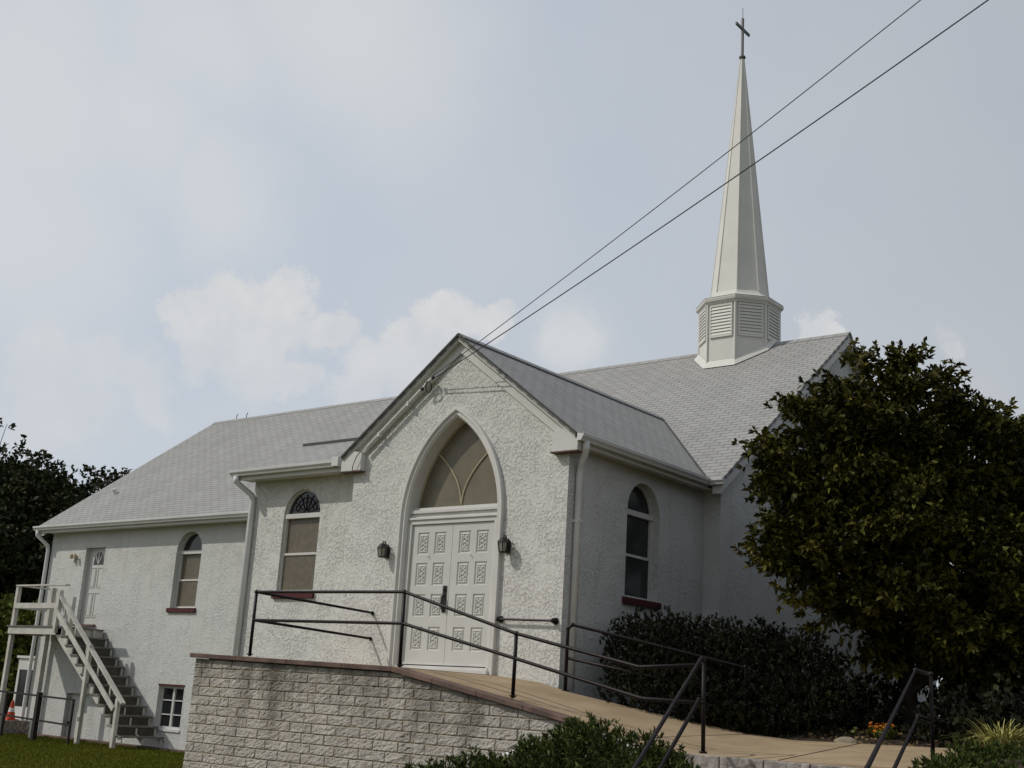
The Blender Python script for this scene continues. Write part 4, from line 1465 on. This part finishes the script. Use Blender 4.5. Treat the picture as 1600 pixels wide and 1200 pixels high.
# front steps
FS = empty('front_steps', (*edge_pt(0.5, 1.2, -1.6),), 'pale stone steps climbing to the tan walk between two pipe handrails', 'steps')
for i in range(7):
    s0, s1 = i * 0.36 - (0.0 if i else 0.0), (i + 1) * 0.36
    zt = -0.985 - 0.168 * i
    mb = MB()
    if i == 0:
        # nosing blocks at the edge of the walk
        for k in range(5):
            t0, t1 = -0.05 + k * 0.55, -0.05 + (k + 1) * 0.55 - 0.012
            mb.prism([edge_pt(0.0, t0, zt + 0.004), edge_pt(0.0, t1, zt + 0.004), edge_pt(0.16, t1, zt + 0.004), edge_pt(0.16, t0, zt + 0.004)], (0, 0, -0.168))
        mb.build('step_edge', M_STONE, FS, bevel=0.012)
    mb = MB()
    mb.prism([edge_pt(s0 + 0.165, -0.15, zt - 0.168), edge_pt(s0 + 0.165, 2.7, zt - 0.168), edge_pt(s1 + 0.19, 2.7, zt - 0.168), edge_pt(s1 + 0.19, -0.15, zt - 0.168)], (0, 0, -0.167))
    mb.build('step', M_STONE, FS, bevel=0.01)

# ================================================================== WOODEN STAIR
WS = empty('wooden_stair', (-15.5, 3.7, -2.16), 'white painted wooden stair with grey treads rising to the upper side door', 'stair')
YF, YK = 3.05, 4.30
DZ = 0.70
MB().box(-18.55, -15.85, YF - 0.03, YK, DZ, DZ + 0.035).build('platform_deck', M_TREAD, WS)
mb = MB()
mb.box(-18.50, -15.9, YF, YF + 0.045, DZ - 0.19, DZ - 0.002)
mb.box(-18.50, -18.455, YF + 0.045, YK, DZ - 0.19, DZ - 0.002)
mb.box(-15.945, -15.9, YF + 0.045, YK, DZ - 0.19, DZ - 0.002)
mb.box(-15.9, -14.4 - 1.4, YF + 0.9, YF + 0.945, DZ - 0.19, DZ - 0.002)
mb.build('platform_rim', M_WOODW, WS)
for (x, y, z0, z1) in ((-18.42, YF + 0.09, -2.16, 1.80), (-16.72, YF + 0.09, -2.16, 1.74), (-16.12, YF - 0.05, 0.55, 1.66), (-15.72, YF + 0.10, 0.3, 1.50), (-18.42, YK - 0.09, -2.16, 1.80)):
    MB().box(x - 0.055, x + 0.055, y - 0.055, y + 0.055, z0, z1).build('post', M_WOODW, WS)
mb = MB()
mb.box(-18.48, -16.05, YF + 0.02, YF + 0.16, 1.80, 1.84)
mb.box(-18.48, -18.34, YF + 0.16, YK - 0.02, 1.80, 1.84)
mb.build('platform_rail', M_WOODW, WS)
mb = MB()
mb.box(-18.42, -16.10, YF + 0.012, YF + 0.034, 1.20, 1.34)
mb.box(-18.49, -18.475, YF + 0.1, YK - 0.1, 1.20, 1.34)
mb.build('platform_rail', M_WOODW, WS)
RUN, RISE = 0.290, 0.2355
xs0, zs0 = -15.88, DZ + 0.035
ns = 12
NC = 11
# sawtooth stringers
for y in (YF + 0.0, YF + 0.60, YK - 0.09):
    b = MB()
    prof = [(xs0 - 0.22, zs0 - 0.25)]
    x, z = xs0, zs0 - 0.06
    pts = []
    for k in range(ns):
        pts += [(x, z - RISE * 0), (x, z - RISE)]
        z -= RISE
        pts[-1] = (x, z)
        x += RUN
    low = [(x - 0.02, z), (x - 0.10, z - 0.02), (xs0 - 0.05, zs0 - 0.42)]
    poly = [(xs0 - 0.05, zs0 - 0.06)] + pts + low
    me_pts = [(px, y, pz) for px, pz in poly]
    # split to convex quads: per step column
    lowline = lambda xx: zs0 - 0.42 - (xx - (xs0 - 0.05)) * ((zs0 - 0.42) - (zs0 - 0.06 - RISE * ns - 0.02)) / (RUN * ns - 0.05)
    zc = zs0 - 0.06
    for k in range(NC):
        x0, x1 = xs0 + k * RUN, xs0 + (k + 1) * RUN
        zc -= RISE
        b.prism([(x0, y, max(zc, lowline(x0) + .01)), (x1, y, zc), (x1, y, min(lowline(x1), zc - 0.005)), (x0, y, lowline(x0))], (0, 0.045, 0))
    b.prism([(xs0 - 0.25, y, zs0 - 0.06), (xs0, y, zs0 - 0.06), (xs0, y, lowline(xs0)), (xs0 - 0.25, y, lowline(xs0) + 0.2)], (0, 0.045, 0))
    b.build('stringer', M_WOODW, WS)
for k in range(1, ns):
    x0 = xs0 + (k - 1) * RUN
    z = zs0 - k * RISE
    MB().box(x0 - 0.03, x0 + RUN + 0.02, YF - 0.03, YK, z - 0.04, z).build('tread', M_TREAD, WS)
    if k < ns - 1:
        MB().box(x0 + RUN - 0.028, x0 + RUN - 0.008, YF + 0.05, YK - 0.10, z - RISE + 0.002, z - 0.042).build('riser', M_RISER, WS)
# stair posts and slanted rails
for (x, y, z0, z1) in ((-14.42, YF - 0.055, -2.16, 0.28), (-12.93, YF - 0.055, -2.16, -0.98)):
    MB().box(x - 0.05, x + 0.05, y - 0.05, y + 0.05, z0, z1).build('post', M_WOODW, WS)
MB().beam((-16.15, YF - 0.05, 1.56), (-12.72, YF - 0.05, -1.10), 0.13, 0.045).build('handrail', M_WOODW, WS)
MB().beam((-16.15, YF - 0.122, 1.17), (-13.0, YF - 0.122, -1.24), 0.032, 0.13).build('mid_rail', M_WOODW, WS)
mb = MB()
for k in range(5):
    x = -15.9 + k * 0.62
    zz = 1.56 + (x + 16.15) * (-2.66 / 3.43)
    MB().box(x - 0.02, x + 0.02, YF + 0.0, YF + 0.03, zz - 0.42, zz - 0.03).build('rail_bracket', M_WOODW, WS)

# ================================================================== IRON FENCE, CONE
IF = empty('iron_fence', (-15.8, 2.6, -2.16), 'low black iron fence in the grass in front of the wooden stair', 'fence')
for x, w_ in ((-18.9, 0.03), (-17.26, 0.032), (-15.74, 0.058), (-14.2, 0.024)):
    z1 = -0.97 if w_ > 0.05 else -1.02
    MB().box(x - w_, x + w_, 2.6 - w_, 2.6 + w_, -2.2, z1 + (0.0 if x < -14.5 else -0.05)).build('post', M_BLACK, IF)
mb = MB()
mb.beam((-18.9, 2.6, -0.99), (-14.2, 2.6, -1.09), 0.045, 0.045)
mb.build('rail', M_BLACK, IF)
MB().beam((-18.9, 2.6, -1.56), (-14.2, 2.6, -1.70), 0.042, 0.042).build('rail', M_BLACK, IF)

TC = empty('traffic_cone', (-19.05, 3.86, -1.80), 'orange traffic cone with a pale band beside the corner downspout', 'traffic cone')
cz0 = -1.80
MB().lathe((-19.05, 3.86, cz0), [(0.13, 0.03), (0.09, 0.22)], 14).build('lower_body', M_CONE, TC)
MB().lathe((-19.05, 3.86, cz0), [(0.091, 0.22), (0.068, 0.33)], 14).build('pale_band', M_WHITE, TC)
MB().lathe((-19.05, 3.86, cz0), [(0.068, 0.33), (0.062, 0.36), (0.03, 0.52), (0.02, 0.53)], 14).build('upper_body', M_CONE, TC)
MB().box(-19.05 - .17, -19.05 + .17, 3.86 - .17, 3.86 + .17, cz0 - 0.001, cz0 + 0.03).build('base', M_CONE, TC, bevel=0.01)
MB().box(-20.6, -18.75, 3.4, 5.6, -2.2, -1.803).build('side_landing', M_STONE, CH)

# ================================================================== POWER LINES
def wire(a, b, sag, r):
    a, b = Vector(a), Vector(b)
    return [a.lerp(b, t) - Vector((0, 0, sag * 4 * t * (1 - t))) for t in np.linspace(0, 1, 25)]
w1 = MB().tube(wire((-0.50, -0.17, 4.93), (12.0, -3.35, 8.80), 0.10, 0), 0.007, 6).build('power_line', M_WIRE)
w2 = MB().tube(wire((-0.52, -0.17, 4.86), (12.0, -3.10, 8.20), 0.10, 0), 0.009, 6).build('power_line', M_WIRE)
tag(w1, 'thin black overhead wire, the upper of the two crossing the spire', 'wire', 'overhead wires to the gable')
tag(w2, 'thicker black overhead wire, the lower of the two crossing the spire', 'wire', 'overhead wires to the gable')

# ================================================================== PLANTS
def limb(b, p0, p1, r0, r1, bend=0.15, n=6):
    p0, p1 = Vector(p0), Vector(p1)
    pts, rs = [], []
    off = Vector((random.uniform(-1, 1), random.uniform(-1, 1), random.uniform(0, 0.6))) * bend * (p1 - p0).length
    for i in range(n + 1):
        t = i / n
        pts.append(p0.lerp(p1, t) + off * (4 * t * (1 - t)) * 0.5)
        rs.append(r0 + (r1 - r0) * t)
    b.tube(pts, rs, 7)

def tree(name, base, blobs, leaf_m, label, group, per=9, leaf=0.13, dens=260, trunk_r=0.12, width=0.22, inner_fill=True, fork=1.2, clump=34):
    root = empty(name, base, label, 'tree', group)
    b = MB()
    base = Vector(base)
    fork_p = base + Vector((0, 0, fork))
    b.tube([base - Vector((0, 0, 0.2)), base + Vector((0.02, 0.01, fork * 0.5)), fork_p], [trunk_r * 1.35, trunk_r, trunk_r * 0.85], 9)
    C, A = [], []
    for (c, r) in blobs:
        limb(b, fork_p - Vector((0, 0, random.uniform(0, 0.5 * fork))), c, trunk_r * 0.5, trunk_r * 0.12)
        m_ = max(5, int(clump * r ** 2 / (leaf / 0.155) ** 2))
        sub_c, sub_v = ball_points(c, r, m_, inner=0.62)
        for q, v in zip(sub_c, sub_v):
            limb(b, c, q, trunk_r * 0.10, trunk_r * 0.03, n=3)
            rs = leaf * rng.uniform(1.1, 2.5)
            k_ = max(4, int(dens * rs ** 2 / leaf ** 2 * 0.0125))
            w_ = rng.normal(size=(k_, 3)) * np.array([0.62, 0.62, 0.40]) * rs
            pp = q + w_ + v * rs * 0.35 * rng.random((k_, 1))
            C.append(pp)
            A.append(v * 0.8 + w_ / rs * 0.7 + np.array([0, 0, 0.55]) + rng.normal(size=w_.shape) * 0.25)
    b.build('trunk', M_BARK, root, smooth=True)
    C, A = np.concatenate(C), np.concatenate(A)
    bb, dd, LL = whorls(C, A, per, 0.75, leaf)
    if inner_fill:
        ib, idr = [], []
        for (c, r) in blobs:
            p, v = ball_points(c, r * 0.74, int(dens * 2.6 * r ** 2), inner=0.1)
            ib.append(p); idr.append(rng.normal(size=p.shape))
        ib, idr = np.concatenate(ib), np.concatenate(idr)
        bb = np.concatenate([bb, ib]); dd = np.concatenate([dd, idr]); LL = np.concatenate([LL, np.full(len(ib), leaf * 1.5)])
    leaves('crown', leaf_m, root, bb, dd, LL, width, droop=0.15)
    return root

mag = [((6.42, 2.74, 4.18), 0.92), ((5.88, 2.16, 3.50), 0.88), ((5.50, 1.78, 2.75), 0.62), ((6.90, 3.62, 3.80), 1.12), ((7.69, 4.05, 3.05), 1.18),
       ((5.72, 1.82, 1.95), 0.70), ((6.20, 2.58, 2.33), 1.12), ((6.02, 2.38, 1.16), 0.58), ((7.02, 2.78, 1.85), 1.2), ((7.85, 3.55, 1.54), 1.2),
       ((6.60, 2.96, 4.88), 0.44), ((8.30, 4.8, 2.40), 1.15), ((6.40, 3.0, 0.80), 0.46), ((5.27, 1.42, 3.45), 0.30), ((7.34, 3.77, 4.38), 0.44), ((5.62, 1.72, 4.18), 0.32),
       ((5.28, 1.42, 1.85), 0.28), ((8.9, 4.6, 3.1), 0.9), ((8.6, 4.0, 1.6), 1.0), ((7.4, 3.6, 0.75), 0.6), ((8.2, 3.9, 0.7), 0.7)]
tree('magnolia_tree', (6.45, 3.55, -0.75), mag, M_LEAF, 'large glossy dark broadleaf tree in front of the right gable', None, per=9, leaf=0.112, dens=350, trunk_r=0.13, width=0.22, fork=1.3, clump=30)
tree('background_tree', (9.6, 7.6, -0.8), [((9.3, 7.4, 3.0), 2.0), ((10.2, 8.6, 4.0), 2.1), ((9.0, 6.6, 1.2), 1.7), ((10.8, 6.6, 2.2), 2.0), ((11.5, 9.0, 2.5), 2.4), ((8.4, 9.0, 2.2), 1.6)], M_LEAF_FAR, 'added dark broad tree, mostly out of view right of the glossy tree, shading the gable', None, per=8, leaf=0.15, dens=230, width=0.22)  # added to keep sky light off the right gable; mostly out of view
t2 = [((5.9, 12.05, 5.5), 0.85), ((6.34, 12.71, 4.69), 1.6), ((5.39, 12.15, 4.18), 1.5), ((6.43, 12.36, 2.1), 2.0), ((5.1, 11.45, 1.61), 1.6), ((8.2, 12.8, 4.6), 1.5)]
tree('background_tree', (6.0, 12.2, -0.9), t2, M_LEAF_FAR, 'thin leaved tree behind the glossy tree at the right edge', None, per=8, leaf=0.12, dens=200, width=0.2)
for k, (bl, gx, lab) in enumerate((
    ([((-38.85, 12.73, 6.2), 3.3), ((-34.5, 12.39, 6.5), 1.9), ((-33.8, 11.9, 4.33), 2.9), ((-36.4, 10.57, 2.42), 3.9), ((-33.9, 13.93, 4.9), 2.3), ((-32.9, 13.63, 1.94), 2.3), ((-36.0, 11.5, 5.5), 2.5)], (-35.5, 12.3, -2.16), 'big dark leafy tree beyond the left end of the church'),
    ([((-39.2, 18.86, 7.4), 1.7), ((-40.0, 20.59, 8.3), 1.3), ((-41.5, 23.5, 8.8), 1.4), ((-40.0, 20.0, 5.5), 2.4), ((-37.5, 17.5, 5.0), 2.2)], (-39.5, 20.0, -2.16), 'smaller tree top showing above the left roof slope'))):
    tree('shade_tree', gx, bl, M_LEAF_FAR, lab, 'trees beyond the left end of the church', per=7, leaf=0.21, dens=190, trunk_r=0.35, width=0.28, fork=2.5, clump=30)

def shrub(name, base, blobs, leaf_m, label, cat, group=None, per=12, leaf=0.07, dens=900, width=0.10, upright=0.9, spread=0.5, part='foliage'):
    root = empty(name, base, label, cat, group)
    b = MB()
    C, A = [], []
    for (c, r, sq) in blobs:
        limb(b, base, c, 0.03, 0.012, n=3)
        p, v = ball_points(c, r, max(12, int(dens * r * r)), inner=0.6, squash=sq)
        keep = p[:, 2] > base[2] - 0.05
        p, v = p[keep], v[keep]
        C.append(p)
        A.append(v * 0.8 + np.array([0, 0, upright]) + rng.normal(size=v.shape) * 0.25)
    b.build('stem', M_BARK, root)
    C, A = np.concatenate(C), np.concatenate(A)
    bb, dd, LL = whorls(C, A, per, spread, leaf)
    # dark heart so that nothing shows straight through
    ib, idr = [], []
    for (c, r, sq) in blobs:
        p, v = ball_points(c, r * 0.8, int(dens * 1.2 * r * r), inner=0.2, squash=sq)
        ib.append(p); idr.append(rng.normal(size=p.shape) + np.array([0, 0, 0.6]))
    ib, idr = np.concatenate(ib), np.concatenate(idr)
    L2 = np.full(len(ib), leaf * 1.8)
    bb = np.concatenate([bb, ib]); dd = np.concatenate([dd, idr]); LL = np.concatenate([LL, L2])
    leaves(part, leaf_m, root, bb, dd, LL, width)
    return root

# front juniper below the ramp
jl = [((5.55, -3.85, -1.02), 0.42, 0.85), ((5.1, -3.95, -1.22), 0.40, 0.8), ((6.05, -3.55, -1.06), 0.36, 0.8), ((4.65, -4.10, -1.36), 0.34, 0.8), ((4.25, -4.2, -1.42), 0.36, 0.8), ((3.85, -4.45, -1.55), 0.34, 0.8), ((3.5, -4.6, -1.72), 0.34, 0.8), ((3.15, -4.7, -1.9), 0.32, 0.7),
      ((6.45, -3.55, -1.16), 0.30, 0.8), ((5.6, -4.3, -1.35), 0.50, 0.8), ((6.25, -4.1, -1.40), 0.45, 0.8), ((4.9, -4.5, -1.65), 0.5, 0.7), ((3.7, -4.5, -1.78), 0.42, 0.6), ((6.75, -3.85, -1.35), 0.30, 0.8), ((5.4, -3.55, -0.98), 0.30, 0.9)]
shrub('juniper_shrub', (5.5, -4.0, -2.1), jl, M_JUNIPER, 'spreading green juniper in front of the block wall, left of the steps', 'shrub', None, per=14, leaf=0.062, dens=1900, width=0.13)
jr = [((9.15, -2.75, -1.02), 0.30, 0.8), ((9.35, -2.2, -0.98), 0.45, 0.7), ((9.7, -1.7, -1.0), 0.45, 0.7), ((9.35, -3.2, -1.15), 0.36, 0.8), ((9.5, -2.6, -1.12), 0.45, 0.7), ((10.1, -2.4, -1.1), 0.45, 0.7),
      ((9.3, -1.5, -0.95), 0.35, 0.7), ((10.3, -1.6, -1.0), 0.5, 0.7), ((9.95, -2.95, -1.12), 0.4, 0.7), ((10.35, -3.0, -1.2), 0.45, 0.7), ((10.0, -0.9, -0.95), 0.4, 0.7), ((9.5, -3.9, -1.5), 0.4, 0.7), ((9.8, -3.4, -1.5), 0.5, 0.7)]
shrub('juniper_shrub', (9.4, -2.2, -1.5), jr, M_JUNIPER, 'low dark juniper spreading to the right of the steps', 'shrub', None, per=14, leaf=0.06, dens=1500, width=0.13)
# clipped yew hedge along the shaded wall
hd = []
for i in range(9):
    t = i / 8
    hd.append(((3.25 + 2.1 * t, 0.85 + 1.55 * t, 0.28 - 0.15 * t), 0.55, 1.15))
    hd.append(((3.45 + 2.1 * t, 0.62 + 1.5 * t, -0.25 - 0.15 * t), 0.55, 1.0))
    hd.append(((3.0 + 2.1 * t, 1.25 + 1.6 * t, 0.34 - 0.16 * t + 0.10 * math.sin(i * 2.3)), 0.52, 1.15))
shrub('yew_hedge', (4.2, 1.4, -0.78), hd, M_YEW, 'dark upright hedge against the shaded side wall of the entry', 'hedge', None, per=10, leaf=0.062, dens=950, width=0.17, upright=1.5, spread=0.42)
# low mounds in the shaded bed
for (c, r, lab) in (((6.15, 2.85, -0.62), 0.46, 'dark rounded shrub in the shaded bed left of the orange flowers'), ((7.7, 2.3, -0.5), 0.62, 'dark rounded shrub in the shade behind the right handrail'),
                    ((8.7, 1.9, -0.45), 0.72, 'dark rounded shrub in the shade behind the striped grass clump'), ((5.6, 3.6, -0.2), 0.75, 'tall dark shrub in the shade between hedge and tree trunk'),
                    ((7.5, 4.6, -0.1), 0.8, 'dark bush under the right side of the glossy tree'), ((9.4, 3.6, 0.0), 0.95, 'large dark bush at the right edge under the trees'),
                    ((8.3, 5.4, 0.25), 1.25, 'tall dark bush right of the tree trunk, behind the right handrail top'), ((9.7, 6.0, 0.3), 1.3, 'tall dark bush farthest right under the trees'), ((7.2, 6.9, 0.1), 1.2, 'tall dark bush directly behind the tree trunk, against the gable')):
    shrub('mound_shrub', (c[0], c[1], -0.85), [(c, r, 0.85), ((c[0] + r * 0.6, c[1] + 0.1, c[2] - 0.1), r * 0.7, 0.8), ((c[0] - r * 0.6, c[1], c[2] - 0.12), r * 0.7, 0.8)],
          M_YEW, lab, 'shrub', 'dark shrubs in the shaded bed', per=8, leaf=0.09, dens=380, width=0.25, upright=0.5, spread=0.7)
# far lit hedge left
hb = [((-31.5, 9.2, -1.2), 1.5, 0.9), ((-34, 9, -1.0), 1.9, 0.9), ((-29.3, 10.2, -1.4), 1.3, 0.9), ((-30.3, 9.9, 1.0), 1.3, 0.9), ((-29.5, 10.4, 0.9), 1.2, 0.9), ((-31.5, 9.6, 0.9), 1.4, 0.9), ((-30.4, 9.9, -0.6), 1.5, 0.9), ((-28.7, 10.9, 0.3), 1.2, 0.9), ((-33, 9.5, 0.6), 1.5, 0.9)]
shrub('garden_bush', (-30.3, 10.0, -2.16), hb, M_YELGREEN, 'yellowish green bush behind the stair platform at the left edge', 'shrub', None, per=8, leaf=0.22, dens=90, width=0.3, upright=0.5, spread=0.8)

# striped grass clump
GC = empty('grass_clump', (8.95, -0.2, -0.72), 'yellow striped ornamental grass clump at the right edge', 'plant')
mb = MB()
for i in range(340):
    a = random.uniform(0, 2 * math.pi)
    rad = random.uniform(0, 0.22)
    p = Vector((8.95 + rad * math.cos(a), -0.2 + rad * math.sin(a), -0.72))
    hor = Vector((math.cos(a + random.uniform(-.5, .5)), math.sin(a + random.uniform(-.5, .5)), 0))
    Ln = random.uniform(0.28, 0.52)
    lean = random.uniform(0.35, 1.15)
    side = hor.cross(Vector((0, 0, 1))) * 0.009
    prev = None
    for k in range(5):
        t = k / 4
        q = p + hor * (Ln * lean * t ** 1.4) + Vector((0, 0, Ln * (t * 1.0 - 0.75 * lean * t * t)))
        w = side * (1 - 0.75 * t)
        cur = len(mb.v)
        mb.v += [q - w, q + w]
        if prev is not None: mb.f.append((prev, prev + 1, cur + 1, cur))
        prev = cur
mb.build('blades', M_STRIPE, GC)
# marigolds
for (c, n_, lab) in (((6.55, 2.25, -0.70), 48, 'clump of bright orange flowers in the bed beside the right handrail'), ((6.05, 2.3, -0.69), 5, 'few small yellow flowers left of the orange clump')):
    FL = empty('flower_clump', c, lab, 'flowers')
    st_ = MB()
    cs = []
    for i in range(n_):
        a, r_ = random.uniform(0, 6.28), (0.02 + 0.17 * math.sqrt(random.random())) * (1 if n_ > 10 else 0.6)
        h = random.uniform(0.08, 0.20) * (1 if n_ > 10 else 0.5)
        p = Vector((c[0] + r_ * math.cos(a), c[1] + r_ * math.sin(a), c[2] + h))
        cs.append(p)
        st_.tube([Vector(c) + (p - Vector(c)) * 0.1, p], 0.005, 5)
        up_ = Vector((random.uniform(-.4, .4), random.uniform(-.8, .2), 1)).normalized()
        tx = up_.orthogonal().normalized(); ty = up_.cross(tx)
        mb = MB()
        for k in range(9):
            an = 2 * math.pi * k / 9
            d_ = tx * math.cos(an) + ty * math.sin(an)
            sd_ = up_.cross(d_) * 0.009
            mb.add([p, p + d_ * 0.02 + sd_ + up_ * 0.008, p + d_ * 0.032 + up_ * random.uniform(0, .015), p + d_ * 0.02 - sd_ + up_ * 0.008], [(0, 1, 2, 3)])
        mb.build('flower_head', M_ORANGE if n_ > 10 else M_STRIPE, FL)
    st_.build('stems', M_YELGREEN, FL)
    cc = np.array([tuple(x) for x in cs])
    bb, dd, LL = whorls(cc - np.array([0, 0, 0.07]), rng.normal(size=cc.shape) + np.array([0, 0, 0.4]), 8, 0.8, 0.07)
    leaves('leaves', M_YELGREEN, FL, bb, dd, LL, 0.2)
# rock at the edge of the walk
mb = MB()
mb.ball((6.30, 1.55, -0.80), 0.2, 14, 9, (1.0, 0.6, 0.42))
for i, p in enumerate(mb.v):
    k = 1 + 0.25 * mnoise.noise(Vector(p) * 7)
    mb.v[i] = (6.30 + (p[0] - 6.30) * k, 1.55 + (p[1] - 1.55) * k, -0.80 + (p[2] + 0.80) * k)
tag(mb.build('rock', M_ROCK), 'flat pale rock lying at the edge of the walk', 'rock')
# white drain pipe end in front of the block wall
mb = MB()
mb.tube([(3.55, -2.75, -1.22), (4.30, -3.05, -1.02)], 0.055, 12)
tag(mb.build('drain_pipe', M_WHITE, smooth=True), 'white plastic pipe end poking out behind the juniper by the block wall', 'pipe')

# leaf litter and grass
n_ = 1500
px_, py_ = rng.uniform(4.8, 8.6, n_), rng.uniform(1.3, 4.4, n_)
ok = np.array([s_of(a, b) < -3.9 for a, b in zip(px_, py_)])
px_, py_ = px_[ok], py_[ok]
pz_ = np.array([bed_h(a, b) + 0.015 for a, b in zip(px_, py_)])
base_ = np.stack([px_, py_, pz_], 1)
d_ = rng.normal(size=base_.shape); d_[:, 2] = np.abs(d_[:, 2]) * 0.3
o = leaves('leaf_litter', M_LITTER, None, base_, d_, rng.uniform(0.03, 0.08, len(base_)), 0.35)
tag(o, 'dry brown leaves scattered on the shaded bed beside the walk', 'leaf litter', kind='stuff')
n_ = 110000
px_, py_ = rng.uniform(-24, -5.0, n_), rng.uniform(-4.5, 4.3, n_)
ok = ~((py_ > YN - 0.32) & (px_ > -19.2)) & ~((px_ > -20.7) & (px_ < -18.7) & (py_ > 3.3))
px_, py_ = px_[ok], py_[ok]
base_ = np.stack([px_, py_, np.full(len(px_), -2.165)], 1)
d_ = rng.normal(size=base_.shape) * 0.45; d_[:, 2] = 1
o = leaves('lawn_grass', M_GRASSBLADE, None, base_, d_, rng.uniform(0.025, 0.06, len(base_)), 0.12)
tag(o, 'short green lawn grass in front of the church', 'grass', kind='stuff')
